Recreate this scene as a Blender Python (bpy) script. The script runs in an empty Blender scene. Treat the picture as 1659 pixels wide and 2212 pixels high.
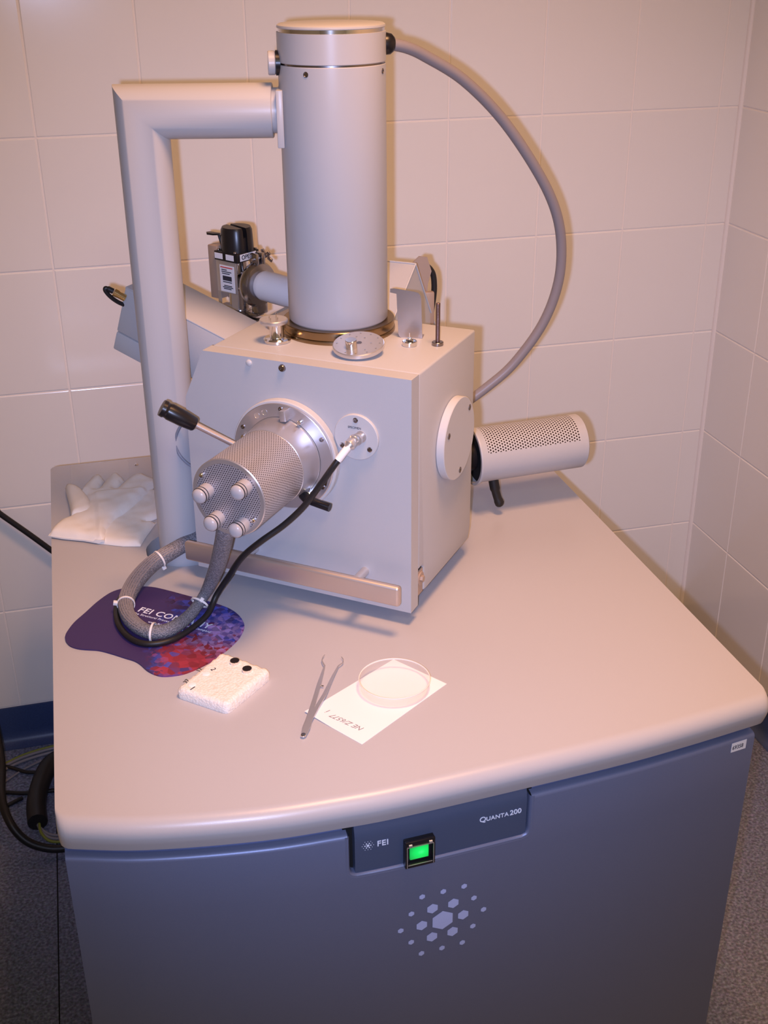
import bpy, bmesh, math, random
from mathutils import Vector, Matrix, noise
from mathutils.geometry import delaunay_2d_cdt

SC = bpy.context.scene
COL = SC.collection
PI = math.pi

# ------------------------------------------------------------------ camera
cam_d = bpy.data.cameras.new('camera')
cam = bpy.data.objects.new('camera', cam_d)
COL.objects.link(cam)
cam_d.sensor_fit = 'VERTICAL'
cam_d.sensor_height = 36.0
cam_d.lens = 2519.3 * 36.0 / 2212.0
cam_d.clip_start = 0.05
RC = Matrix(((0.96727667, 0.11836113, -0.22442479),
             (-0.25358921, 0.42216746, -0.87032589),
             (-0.00826792, 0.89875763, 0.43836784)))
CAMP = Vector((0.0568, -2.3335, 1.6486))
cam.matrix_world = Matrix.Translation(CAMP) @ RC.to_4x4()
SC.camera = cam

# ------------------------------------------------------------------ world, exposure
world = bpy.data.worlds.new('world'); SC.world = world
world.use_nodes = True
world.node_tree.nodes['Background'].inputs[0].default_value = (1.0, 0.8, 0.62, 1)
world.node_tree.nodes['Background'].inputs[1].default_value = 0.10
SC.view_settings.view_transform = 'Standard'
SC.view_settings.look = 'None'
SC.view_settings.exposure = 0.0
SC.view_settings.gamma = 1.0
SC.view_settings.use_curve_mapping = False

# ------------------------------------------------------------------ lights
LAMP = Vector((0.56, -1.38, 2.66))
ld = bpy.data.lights.new('ceiling_lamp_light', 'AREA')
ld.spread = math.radians(124); ld.shape = 'RECTANGLE'; ld.size = 0.42; ld.size_y = 0.42
ld.energy = 18.6; ld.color = (1.0, 0.50, 0.235)
lo = bpy.data.objects.new('ceiling_lamp_light', ld); COL.objects.link(lo)
lo.location = LAMP
LAMP2 = Vector((0.22, -2.95, 2.66))
ld2 = bpy.data.lights.new('rear_lamp_light', 'AREA')
ld2.spread = math.radians(176); ld2.shape = 'RECTANGLE'; ld2.size = 0.50; ld2.size_y = 0.42
ld2.energy = 8.8; ld2.color = (1.0, 0.90, 0.60)
lo2 = bpy.data.objects.new('rear_lamp_light', ld2); COL.objects.link(lo2)
lo2.location = LAMP2
# the camera's own flash, just left of and below the lens
fd = bpy.data.lights.new('camera_flash', 'SPOT')
fd.energy = 88.0; fd.color = (0.48, 0.58, 1.0)
fd.shadow_soft_size = 0.010; fd.spot_size = math.radians(66); fd.spot_blend = 1.0
fo = bpy.data.objects.new('camera_flash', fd); COL.objects.link(fo)
right = RC.col[0]; up = RC.col[1]; fwd = -RC.col[2]
fpos = CAMP - right * 0.036 - up * 0.018
aim = CAMP + (fwd + up * 0.06 + right * 0.01) * 2.0
fo.matrix_world = Matrix.Translation(fpos) @ (aim - fpos).to_track_quat('-Z', 'Y').to_matrix().to_4x4()

# ------------------------------------------------------------------ materials
MATS = {}
def mat(name, color, rough=0.5, metal=0.0, bump=0.0, bscale=200.0, vary=0.0, vscale=30.0, coat=0.0, spec=0.5,
        trans=0.0, ior=1.45, alpha=1.0, emit=None, estr=0.0, stretch=None):
    m = bpy.data.materials.new(name); m.use_nodes = True
    nt = m.node_tree; b = nt.nodes['Principled BSDF']
    b.inputs['Base Color'].default_value = (*color, 1)
    b.inputs['Roughness'].default_value = rough
    b.inputs['Metallic'].default_value = metal
    b.inputs['Coat Weight'].default_value = coat
    b.inputs['Specular IOR Level'].default_value = spec
    b.inputs['Transmission Weight'].default_value = trans
    b.inputs['IOR'].default_value = ior
    b.inputs['Alpha'].default_value = alpha
    if emit:
        b.inputs['Emission Color'].default_value = (*emit, 1)
        b.inputs['Emission Strength'].default_value = estr
    tc = nt.nodes.new('ShaderNodeTexCoord')
    src = tc.outputs['Object']
    if stretch:
        mp = nt.nodes.new('ShaderNodeMapping'); mp.inputs['Scale'].default_value = stretch
        nt.links.new(src, mp.inputs['Vector']); src = mp.outputs['Vector']
    if vary > 0:
        n = nt.nodes.new('ShaderNodeTexNoise'); n.inputs['Scale'].default_value = vscale
        n.inputs['Detail'].default_value = 3
        nt.links.new(src, n.inputs['Vector'])
        mx = nt.nodes.new('ShaderNodeMix'); mx.data_type = 'RGBA'
        mx.inputs['A'].default_value = (*[c * (1 - vary) for c in color], 1)
        mx.inputs['B'].default_value = (*[min(1, c * (1 + vary)) for c in color], 1)
        nt.links.new(n.outputs['Fac'], mx.inputs['Factor'])
        nt.links.new(mx.outputs['Result'], b.inputs['Base Color'])
    if bump > 0:
        n2 = nt.nodes.new('ShaderNodeTexNoise'); n2.inputs['Scale'].default_value = bscale
        n2.inputs['Detail'].default_value = 2
        nt.links.new(src, n2.inputs['Vector'])
        bp = nt.nodes.new('ShaderNodeBump'); bp.inputs['Strength'].default_value = bump
        bp.inputs['Distance'].default_value = 0.001
        nt.links.new(n2.outputs['Fac'], bp.inputs['Height'])
        nt.links.new(bp.outputs['Normal'], b.inputs['Normal'])
    MATS[name] = m
    return m

mat('tile_glaze', (0.93, 0.90, 0.86), rough=0.16, vary=0.02, vscale=6, bump=0.04, bscale=14, spec=0.5)
mat('grout', (0.97, 0.90, 0.84), rough=0.8, bump=0.3, bscale=600)
mat('plaster', (0.72, 0.68, 0.62), rough=0.9)
mat('corner_bead', (0.98, 0.92, 0.88), rough=0.4)
mat('baseboard_vinyl', (0.035, 0.06, 0.16), rough=0.35, vary=0.25, vscale=300)
mat('machine_paint', (0.50, 0.50, 0.515), rough=0.42, bump=0.12, bscale=900, vary=0.01)
mat('column_paint', (0.505, 0.505, 0.525), rough=0.33, bump=0.03, bscale=700)
mat('flange_paint', (0.56, 0.56, 0.57), rough=0.4)
mat('laminate', (0.47, 0.462, 0.485), rough=0.30, bump=0.08, bscale=1400, vary=0.012, vscale=500)
mat('cabinet_metallic', (0.175, 0.205, 0.33), rough=0.42, metal=0.35, bump=0.10, bscale=1500, vary=0.06, vscale=900)
mat('control_panel_paint', (0.09, 0.12, 0.21), rough=0.30, metal=0.3, vary=0.04, vscale=800)
mat('logo_print', (0.46, 0.54, 0.88), rough=0.5)
mat('text_white', (0.78, 0.84, 1.0), rough=0.5)
mat('chrome', (0.82, 0.80, 0.80), rough=0.10, metal=1.0)
mat('steel', (0.66, 0.64, 0.64), rough=0.28, metal=0.75)
mat('brushed', (0.50, 0.46, 0.45), rough=0.34, metal=1.0, bump=0.08, bscale=60, stretch=(1, 1, 30))
mat('anodised', (0.58, 0.565, 0.59), rough=0.34, metal=0.75, bump=0.05, bscale=500)
mat('handle_metal', (0.66, 0.57, 0.52), rough=0.42, metal=0.8)
mat('knob_grey', (0.42, 0.41, 0.43), rough=0.3)
mat('cast_metal', (0.42, 0.41, 0.43), rough=0.20, metal=1.0)
mat('bronze', (0.30, 0.215, 0.125), rough=0.24, metal=1.0, vary=0.15, vscale=40, stretch=(1, 1, 0.2))
mat('brass', (0.80, 0.60, 0.28), rough=0.2, metal=1.0)
mat('black_plastic', (0.012, 0.011, 0.013), rough=0.30)
mat('black_rubber', (0.014, 0.013, 0.014), rough=0.45)
mat('dark_gap', (0.006, 0.006, 0.007), rough=0.9)
mat('screw_dark', (0.30, 0.27, 0.27), rough=0.25, metal=1.0)
mat('threaded_steel', (0.22, 0.15, 0.14), rough=0.35, metal=0.9, bump=0.5, bscale=50, stretch=(1, 1, 40))
mat('hose_plastic', (0.26, 0.235, 0.25), rough=0.40)
mat('grey_wire', (0.25, 0.27, 0.33), rough=0.45)
mat('white_nylon', (0.85, 0.82, 0.82), rough=0.35)
mat('white_rubber_tube', (0.78, 0.73, 0.72), rough=0.5)
mat('glove_cotton', (0.90, 0.87, 0.83), rough=0.95, bump=0.6, bscale=1500, vary=0.03, vscale=60)
mat('paper', (0.90, 0.87, 0.88), rough=0.8)
mat('label_paper', (0.80, 0.80, 0.84), rough=0.6)
mat('ink', (0.03, 0.03, 0.045), rough=0.7)
mat('pencil', (0.30, 0.27, 0.29), rough=0.8)
mat('red_ink', (0.6, 0.06, 0.05), rough=0.7)
mat('tan_metal', (0.48, 0.37, 0.30), rough=0.5, metal=0.4)
mat('red_rubber', (0.25, 0.07, 0.05), rough=0.5)
mat('green_wire', (0.22, 0.24, 0.04), rough=0.5)
mat('equipment_grey', (0.30, 0.32, 0.28), rough=0.5)
mat('clear_plastic', (0.95, 0.90, 0.88), rough=0.04, alpha=0.10)
mat('clear_rim', (0.95, 0.90, 0.86), rough=0.06, alpha=0.8)
mat('lamp_housing', (0.8, 0.8, 0.8), rough=0.5)
mat('green_glow', (0.02, 0.4, 0.08), rough=0.3, emit=(0.0, 1.0, 0.16), estr=0.6)
mat('smoked_cover', (0.10, 0.085, 0.07), rough=0.08, trans=0.0)
mat('carbon_pad', (0.012, 0.008, 0.010), rough=0.55)
mat('pale_film', (0.95, 0.93, 0.93), rough=0.15, alpha=0.18)

def setup_special():
    # translucent lens with the lamp behind its middle
    m = MATS['green_glow']; nt = m.node_tree; b = nt.nodes['Principled BSDF']
    tc = nt.nodes.new('ShaderNodeTexCoord'); d = nt.nodes.new('ShaderNodeVectorMath'); d.operation = 'DISTANCE'
    d.inputs[1].default_value = (0.5, 0.5, 0.5)
    nt.links.new(tc.outputs['Generated'], d.inputs[0])
    r = nt.nodes.new('ShaderNodeValToRGB')
    r.color_ramp.elements[0].position = 0.0; r.color_ramp.elements[0].color = (0.30, 1.0, 0.75, 1)
    r.color_ramp.elements[1].position = 0.85; r.color_ramp.elements[1].color = (0.0, 0.25, 0.02, 1)
    e = r.color_ramp.elements.new(0.38); e.color = (0.0, 0.85, 0.12, 1)
    nt.links.new(d.outputs['Value'], r.inputs['Fac']); nt.links.new(r.outputs['Color'], b.inputs['Emission Color'])
    b.inputs['Emission Strength'].default_value = 0.9
    # speckled floor vinyl
    m = mat('floor_vinyl', (0.10, 0.105, 0.15), rough=0.6)
    nt = m.node_tree; b = nt.nodes['Principled BSDF']
    tc = nt.nodes.new('ShaderNodeTexCoord')
    v = nt.nodes.new('ShaderNodeTexVoronoi'); v.inputs['Scale'].default_value = 260
    n = nt.nodes.new('ShaderNodeTexNoise'); n.inputs['Scale'].default_value = 180; n.inputs['Detail'].default_value = 4
    nt.links.new(tc.outputs['Object'], v.inputs['Vector']); nt.links.new(tc.outputs['Object'], n.inputs['Vector'])
    r = nt.nodes.new('ShaderNodeValToRGB')
    r.color_ramp.elements[0].position = 0.36; r.color_ramp.elements[0].color = (0.045, 0.065, 0.16, 1)
    r.color_ramp.elements[1].position = 0.66; r.color_ramp.elements[1].color = (0.14, 0.19, 0.38, 1)
    e = r.color_ramp.elements.new(0.52); e.color = (0.085, 0.12, 0.27, 1)
    nt.links.new(n.outputs['Fac'], r.inputs['Fac'])
    mx = nt.nodes.new('ShaderNodeMix'); mx.data_type = 'RGBA'; mx.blend_type = 'OVERLAY'
    mx.inputs['Factor'].default_value = 0.2
    nt.links.new(r.outputs['Color'], mx.inputs['A']); nt.links.new(v.outputs['Color'], mx.inputs['B'])
    hs = nt.nodes.new('ShaderNodeHueSaturation'); hs.inputs['Saturation'].default_value = 0.6
    nt.links.new(mx.outputs['Result'], hs.inputs['Color'])
    nt.links.new(hs.outputs['Color'], b.inputs['Base Color'])
    # braided sleeve
    m = mat('braided_sleeve', (0.26, 0.26, 0.29), rough=0.5)
    nt = m.node_tree; b = nt.nodes['Principled BSDF']
    uv = nt.nodes.new('ShaderNodeTexCoord')
    mp = nt.nodes.new('ShaderNodeMapping'); mp.inputs['Scale'].default_value = (520, 520, 1)
    mp.inputs['Rotation'].default_value = (0, 0, math.radians(45))
    nt.links.new(uv.outputs['UV'], mp.inputs['Vector'])
    ck = nt.nodes.new('ShaderNodeTexVoronoi'); ck.inputs['Scale'].default_value = 1.0
    nt.links.new(mp.outputs['Vector'], ck.inputs['Vector'])
    r = nt.nodes.new('ShaderNodeValToRGB')
    r.color_ramp.elements[0].position = 0.15; r.color_ramp.elements[0].color = (0.30, 0.30, 0.34, 1)
    r.color_ramp.elements[1].position = 0.7; r.color_ramp.elements[1].color = (0.14, 0.145, 0.17, 1)
    nt.links.new(ck.outputs['Distance'], r.inputs['Fac']); nt.links.new(r.outputs['Color'], b.inputs['Base Color'])
    bp = nt.nodes.new('ShaderNodeBump'); bp.inputs['Strength'].default_value = 0.7; bp.inputs['Distance'].default_value = 0.0015
    bp.invert = True
    nt.links.new(ck.outputs['Distance'], bp.inputs['Height']); nt.links.new(bp.outputs['Normal'], b.inputs['Normal'])
    # perforated sheet: hexagonal grid of holes from UVs laid out in metres
    def perf(name, base, hole, pitch, rad, metal, rough):
        m = mat(name, base, rough=rough, metal=metal)
        nt = m.node_tree; b = nt.nodes['Principled BSDF']
        uv = nt.nodes.new('ShaderNodeTexCoord')
        def vm(op, a, bb=None):
            n = nt.nodes.new('ShaderNodeVectorMath'); n.operation = op
            nt.links.new(a, n.inputs[0])
            if bb is not None: n.inputs[1].default_value = bb
            return n
        s3 = math.sqrt(3)
        p = vm('MULTIPLY', uv.outputs['UV'], (1 / pitch, 1 / (pitch * s3), 0))
        outs = []
        for off in ((0, 0, 0), (0.5, 0.5, 0)):
            a = vm('ADD', p.outputs[0], off)
            f = vm('FRACTION', a.outputs[0])
            c = vm('SUBTRACT', f.outputs[0], (0.5, 0.5, 0))
            d = vm('MULTIPLY', c.outputs[0], (1, s3, 0))
            l = vm('LENGTH', d.outputs[0]); outs.append(l.outputs['Value'])
        mn = nt.nodes.new('ShaderNodeMath'); mn.operation = 'MINIMUM'
        nt.links.new(outs[0], mn.inputs[0]); nt.links.new(outs[1], mn.inputs[1])
        mr = nt.nodes.new('ShaderNodeMapRange')
        mr.inputs['From Min'].default_value = rad - 0.05; mr.inputs['From Max'].default_value = rad + 0.05
        nt.links.new(mn.outputs[0], mr.inputs['Value'])
        mx = nt.nodes.new('ShaderNodeMix'); mx.data_type = 'RGBA'
        mx.inputs['A'].default_value = (*hole, 1); mx.inputs['B'].default_value = (*base, 1)
        nt.links.new(mr.outputs['Result'], mx.inputs['Factor'])
        nt.links.new(mx.outputs['Result'], b.inputs['Base Color'])
        mm = nt.nodes.new('ShaderNodeMath'); mm.operation = 'MULTIPLY'; mm.inputs[1].default_value = metal
        nt.links.new(mr.outputs['Result'], mm.inputs[0]); nt.links.new(mm.outputs[0], b.inputs['Metallic'])
    perf('perforated_steel', (0.60, 0.565, 0.57), (0.07, 0.055, 0.055), 0.0036, 0.27, 0.6, 0.36)
    perf('perforated_plate', (0.50, 0.47, 0.50), (0.03, 0.025, 0.03), 0.0034, 0.27, 0.5, 0.38)
    perf('perforated_paint', (0.56, 0.555, 0.56), (0.02, 0.01, 0.01), 0.0051, 0.30, 0.0, 0.42)
    # mouse mat print
    m = mat('mat_print', (0.1, 0.05, 0.15), rough=0.55)
    nt = m.node_tree; b = nt.nodes['Principled BSDF']
    tc = nt.nodes.new('ShaderNodeTexCoord')
    def math_(op, a, bb=None, val=None):
        n = nt.nodes.new('ShaderNodeMath'); n.operation = op
        nt.links.new(a, n.inputs[0])
        if bb is not None: nt.links.new(bb, n.inputs[1])
        if val is not None: n.inputs[1].default_value = val
        return n.outputs[0]
    def dist(c):
        n = nt.nodes.new('ShaderNodeVectorMath'); n.operation = 'DISTANCE'
        nt.links.new(tc.outputs['Object'], n.inputs[0]); n.inputs[1].default_value = c
        return n.outputs['Value']
    vor = nt.nodes.new('ShaderNodeTexVoronoi'); vor.inputs['Scale'].default_value = 105
    nt.links.new(tc.outputs['Object'], vor.inputs['Vector'])
    vor2 = nt.nodes.new('ShaderNodeTexVoronoi'); vor2.inputs['Scale'].default_value = 150
    nt.links.new(tc.outputs['Object'], vor2.inputs['Vector'])
    sep = nt.nodes.new('ShaderNodeSeparateColor'); nt.links.new(vor.outputs['Color'], sep.inputs[0])
    sep2 = nt.nodes.new('ShaderNodeSeparateColor'); nt.links.new(vor2.outputs['Color'], sep2.inputs[0])
    jit = math_('MULTIPLY', sep.outputs[0], val=0.075)
    dr = math_('ADD', dist((0.055, -0.095, 0)), jit)      # red corner
    rr = nt.nodes.new('ShaderNodeValToRGB'); cr = rr.color_ramp
    cr.elements[0].position = 0.065; cr.elements[0].color = (0.24, 0.022, 0.04, 1)
    cr.elements[1].position = 0.20; cr.elements[1].color = (0.045, 0.018, 0.075, 1)
    for p_, c_ in ((0.085, (0.22, 0.035, 0.09, 1)), (0.105, (0.11, 0.05, 0.22, 1)), (0.125, (0.035, 0.055, 0.34, 1)), (0.16, (0.030, 0.035, 0.24, 1))):
        e = cr.elements.new(p_); e.color = c_
    nt.links.new(dr, rr.inputs['Fac'])
    # pale printed patches
    dp = math_('ADD', dist((0.085, -0.045, 0)), math_('MULTIPLY', sep2.outputs[1], val=0.05))
    rp = nt.nodes.new('ShaderNodeMapRange'); rp.inputs['From Min'].default_value = 0.075; rp.inputs['From Max'].default_value = 0.03
    nt.links.new(dp, rp.inputs['Value'])
    mx = nt.nodes.new('ShaderNodeMix'); mx.data_type = 'RGBA'; mx.inputs['B'].default_value = (0.34, 0.22, 0.50, 1)
    nt.links.new(rp.outputs['Result'], mx.inputs['Factor']); nt.links.new(rr.outputs['Color'], mx.inputs['A'])
    # plain plum towards the left side
    sx = nt.nodes.new('ShaderNodeSeparateXYZ'); nt.links.new(tc.outputs['Object'], sx.inputs[0])
    sm = math_('ADD', math_('MULTIPLY', sx.outputs['Y'], val=-0.25), sx.outputs['X'])
    ml = nt.nodes.new('ShaderNodeMapRange'); ml.inputs['From Min'].default_value = 0.012; ml.inputs['From Max'].default_value = -0.012
    nt.links.new(math_('ADD', sm, math_('MULTIPLY', sep2.outputs[0], val=-0.03)), ml.inputs['Value'])
    m2 = nt.nodes.new('ShaderNodeMix'); m2.data_type = 'RGBA'; m2.inputs['B'].default_value = (0.046, 0.026, 0.115, 1)
    nt.links.new(ml.outputs['Result'], m2.inputs['Factor']); nt.links.new(mx.outputs['Result'], m2.inputs['A'])
    # light and dark cells
    hv = nt.nodes.new('ShaderNodeHueSaturation')
    vv = nt.nodes.new('ShaderNodeMapRange'); vv.inputs['To Min'].default_value = 0.65; vv.inputs['To Max'].default_value = 1.5
    nt.links.new(sep.outputs[2], vv.inputs['Value'])
    vmix = nt.nodes.new('ShaderNodeMix'); vmix.data_type = 'FLOAT'
    nt.links.new(ml.outputs['Result'], vmix.inputs['Factor']); nt.links.new(vv.outputs['Result'], vmix.inputs['A']); vmix.inputs['B'].default_value = 1.0
    nt.links.new(vmix.outputs['Result'], hv.inputs['Value']); nt.links.new(m2.outputs['Result'], hv.inputs['Color'])
    nt.links.new(hv.outputs['Color'], b.inputs['Base Color'])
    # expanded polystyrene beads
    m = mat('polystyrene', (0.88, 0.84, 0.80), rough=0.8)
    nt = m.node_tree; b = nt.nodes['Principled BSDF']
    tc = nt.nodes.new('ShaderNodeTexCoord')
    vo = nt.nodes.new('ShaderNodeTexVoronoi'); vo.inputs['Scale'].default_value = 330
    nt.links.new(tc.outputs['Object'], vo.inputs['Vector'])
    r = nt.nodes.new('ShaderNodeValToRGB')
    r.color_ramp.elements[0].color = (0.92, 0.89, 0.85, 1); r.color_ramp.elements[1].color = (0.80, 0.72, 0.64, 1)
    nt.links.new(vo.outputs['Distance'], r.inputs['Fac']); nt.links.new(r.outputs['Color'], b.inputs['Base Color'])
    bp = nt.nodes.new('ShaderNodeBump'); bp.inputs['Strength'].default_value = 0.6; bp.inputs['Distance'].default_value = 0.001; bp.invert = True
    nt.links.new(vo.outputs['Distance'], bp.inputs['Height']); nt.links.new(bp.outputs['Normal'], b.inputs['Normal'])
setup_special()

# ------------------------------------------------------------------ mesh helpers
def finish(name, bm, material, parent=None, angle=35, loc=None, recalc=True):
    if recalc: bmesh.ops.recalc_face_normals(bm, faces=bm.faces)
    a = math.radians(angle)
    for f in bm.faces: f.smooth = True
    for e in bm.edges:
        if len(e.link_faces) == 2:
            e.smooth = e.calc_face_angle(0) < a
        else: e.smooth = False
    if loc is not None:
        bmesh.ops.translate(bm, verts=bm.verts, vec=-Vector(loc))
    me = bpy.data.meshes.new(name); bm.to_mesh(me); bm.free()
    for mm in (material if isinstance(material, (list, tuple)) else [material]): me.materials.append(MATS[mm])
    o = bpy.data.objects.new(name, me); COL.objects.link(o)
    if loc is not None: o.location = loc
    if parent is not None: o.parent = parent
    return o

def thing(name, label, cat, loc=(0, 0, 0), rz=0.0, group=None):
    o = bpy.data.objects.new(name, None); COL.objects.link(o)
    o.empty_display_size = 0.05
    o.location = loc; o.rotation_euler = (0, 0, rz)
    o['label'] = label; o['category'] = cat
    if group: o['group'] = group
    return o
def tag(o, label, cat, group=None):
    o['label'] = label; o['category'] = cat
    if group: o['group'] = group
    return o
def struct(o):
    o['kind'] = 'structure'; return o

def NB(): return bmesh.new()
def add_box(bm, lo, hi, bev=0.0, seg=2, M=None, mi=0):
    x0, y0, z0 = lo; x1, y1, z1 = hi
    vs = [bm.verts.new(c) for c in ((x0,y0,z0),(x1,y0,z0),(x1,y1,z0),(x0,y1,z0),(x0,y0,z1),(x1,y0,z1),(x1,y1,z1),(x0,y1,z1))]
    fs = [bm.faces.new([vs[i] for i in q]) for q in ((3,2,1,0),(4,5,6,7),(0,1,5,4),(1,2,6,5),(2,3,7,6),(3,0,4,7))]
    for f in fs: f.material_index = mi
    if bev > 0:
        es = list({e for f in fs for e in f.edges})
        r = bmesh.ops.bevel(bm, geom=es, offset=bev, segments=seg, profile=0.5, affect='EDGES')
        vs = list({v for f in r['faces'] for v in f.verts} | {v for v in vs if v.is_valid})
    if M is not None: bmesh.ops.transform(bm, matrix=M, verts=[v for v in vs if v.is_valid])
    return vs
def add_prism(bm, pts, z0, z1, M=None, bev=0.0, seg=2, mi=0):
    a = [bm.verts.new((x, y, z0)) for x, y in pts]; b = [bm.verts.new((x, y, z1)) for x, y in pts]
    n = len(pts)
    fs = [bm.faces.new(list(reversed(a))), bm.faces.new(b)]
    for i in range(n): fs.append(bm.faces.new((a[i], a[(i+1) % n], b[(i+1) % n], b[i])))
    vs = a + b
    for f in fs: f.material_index = mi
    if bev > 0:
        es = [e for e in {e for f in fs for e in f.edges} if e.calc_face_angle(0) > 0.3]
        r = bmesh.ops.bevel(bm, geom=es, offset=bev, segments=seg, profile=0.5, affect='EDGES')
        vs = list({v for f in r['faces'] for v in f.verts} | {v for v in vs if v.is_valid})
    if M is not None: bmesh.ops.transform(bm, matrix=M, verts=[v for v in vs if v.is_valid])
    return vs
def axis_matrix(p, d, spin=0.0):
    return Matrix.Translation(Vector(p)) @ Vector(d).normalized().to_track_quat('Z', 'Y').to_matrix().to_4x4() @ Matrix.Rotation(spin, 4, 'Z')
def add_lathe(bm, prof, M=None, seg=48, cap0=True, cap1=True, uvl=None, a0=0.0, a1=2*PI, mi=0):
    full = abs(a1 - a0 - 2*PI) < 1e-6
    n = seg if full else seg + 1
    rings = []; newv = []
    for r, z in prof:
        if r < 1e-7:
            v = bm.verts.new((0, 0, z)); rings.append([v]); newv.append(v)
        else:
            ring = [bm.verts.new((r*math.cos(a0 + (a1-a0)*k/seg), r*math.sin(a0 + (a1-a0)*k/seg), z)) for k in range(n)]
            rings.append(ring); newv += ring
    s = 0.0
    for i in range(len(rings) - 1):
        A, B = rings[i], rings[i+1]
        ds = math.hypot(prof[i+1][0]-prof[i][0], prof[i+1][1]-prof[i][1])
        for k in range(seg):
            k2 = (k+1) % n if full else k+1
            if len(A) == 1 and len(B) == 1: continue
            if len(A) == 1: f = bm.faces.new((A[0], B[k], B[k2]))
            elif len(B) == 1: f = bm.faces.new((A[k], A[k2], B[0]))
            else: f = bm.faces.new((A[k], A[k2], B[k2], B[k]))
            f.material_index = mi
            if uvl is not None:
                rr = max(prof[i][0], prof[i+1][0]); w = (a1-a0)/seg*rr
                for lp in f.loops:
                    v = lp.vert
                    inA = v in A
                    kk = k if (v is A[k % len(A)] or v is B[k % len(B)]) else k+1
                    lp[uvl].uv = (kk*w, s if inA else s+ds)
        s += ds
    if full:
        if cap0 and len(rings[0]) > 1: bm.faces.new(list(reversed(rings[0]))).material_index = mi
        if cap1 and len(rings[-1]) > 1: bm.faces.new(rings[-1]).material_index = mi
    if M is not None: bmesh.ops.transform(bm, matrix=M, verts=newv)
    return newv
def cyl(bm, p, d, r, h, seg=32, bev=0.0, r2=None, mi=0, cap1=True):
    r2 = r if r2 is None else r2
    if bev > 0: prof = [(r-bev, 0), (r, bev), (r2, h-bev), (r2-bev, h)]
    else: prof = [(r, 0), (r2, h)]
    return add_lathe(bm, prof, axis_matrix(p, d), seg, cap1=cap1, mi=mi)
def spline(pts, n=8):
    """Catmull-Rom through tuples of any length"""
    P = [tuple(p) for p in pts]; out = []
    P = [tuple(2*a-b for a, b in zip(P[0], P[1]))] + P + [tuple(2*a-b for a, b in zip(P[-1], P[-2]))]
    for i in range(1, len(P)-2):
        for k in range(n):
            t = k/n
            out.append(tuple(0.5*((2*b)+(-a+c)*t+(2*a-5*b+4*c-d)*t*t+(-a+3*b-3*c+d)*t**3) for a, b, c, d in zip(P[i-1], P[i], P[i+1], P[i+2])))
    out.append(P[-2]); return out
def add_tube(bm, pts, rad, seg=16, caps=True, mitre=False, uvl=None):
    P = [Vector(p[:3]) for p in pts]; n = len(P)
    R = rad if isinstance(rad, (list, tuple)) else [rad]*n
    T = []
    for i in range(n):
        if i == 0: t = P[1]-P[0]
        elif i == n-1: t = P[-1]-P[-2]
        else: t = (P[i]-P[i-1]).normalized() + (P[i+1]-P[i]).normalized()
        T.append(t.normalized())
    nrm = T[0].orthogonal().normalized(); rings = []; s = [0.0]
    for i in range(n):
        if i > 0:
            ax = T[i-1].cross(T[i])
            if ax.length > 1e-8: nrm = Matrix.Rotation(T[i-1].angle(T[i]), 3, ax.normalized()) @ nrm
            s.append(s[-1] + (P[i]-P[i-1]).length)
        nrm = (nrm - T[i]*nrm.dot(T[i])).normalized()
        bn = T[i].cross(nrm)
        ring = []
        for k in range(seg):
            a = 2*PI*k/seg
            off = nrm*math.cos(a)*R[i] + bn*math.sin(a)*R[i]
            if mitre and 0 < i < n-1:
                d1 = (P[i]-P[i-1]).normalized()
                bis = (d1 - (P[i+1]-P[i]).normalized())
                if bis.length > 1e-6:
                    bis = bis - T[i]*bis.dot(T[i]); bis.normalize()
                    c = off.dot(bis); off = off + bis*c*(1/max(0.2, d1.dot(T[i]))-1)
            ring.append(bm.verts.new(P[i]+off))
        rings.append(ring)
    for i in range(n-1):
        for k in range(seg):
            k2 = (k+1) % seg
            f = bm.faces.new((rings[i][k], rings[i][k2], rings[i+1][k2], rings[i+1][k]))
            if uvl is not None:
                w = 2*PI*0.010/seg
                uvs = ((k*w, s[i]), ((k+1)*w, s[i]), ((k+1)*w, s[i+1]), (k*w, s[i+1]))
                for lp, u in zip(f.loops, uvs): lp[uvl].uv = u
    if caps:
        bm.faces.new(list(reversed(rings[0]))); bm.faces.new(rings[-1])
def inside(p, poly):
    c = False; n = len(poly); x, y = p
    for i in range(n):
        x0, y0 = poly[i]; x1, y1 = poly[(i+1) % n]
        if (y0 > y) != (y1 > y) and x < (x1-x0)*(y-y0)/(y1-y0)+x0: c = not c
    return c
def dist_poly(p, poly):
    d = 1e9; n = len(poly); px, py = p
    for i in range(n):
        x0, y0 = poly[i]; x1, y1 = poly[(i+1) % n]
        dx, dy = x1-x0, y1-y0; L = dx*dx+dy*dy
        t = 0 if L == 0 else max(0, min(1, ((px-x0)*dx+(py-y0)*dy)/L))
        d = min(d, math.hypot(px-x0-t*dx, py-y0-t*dy))
    return d
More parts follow.
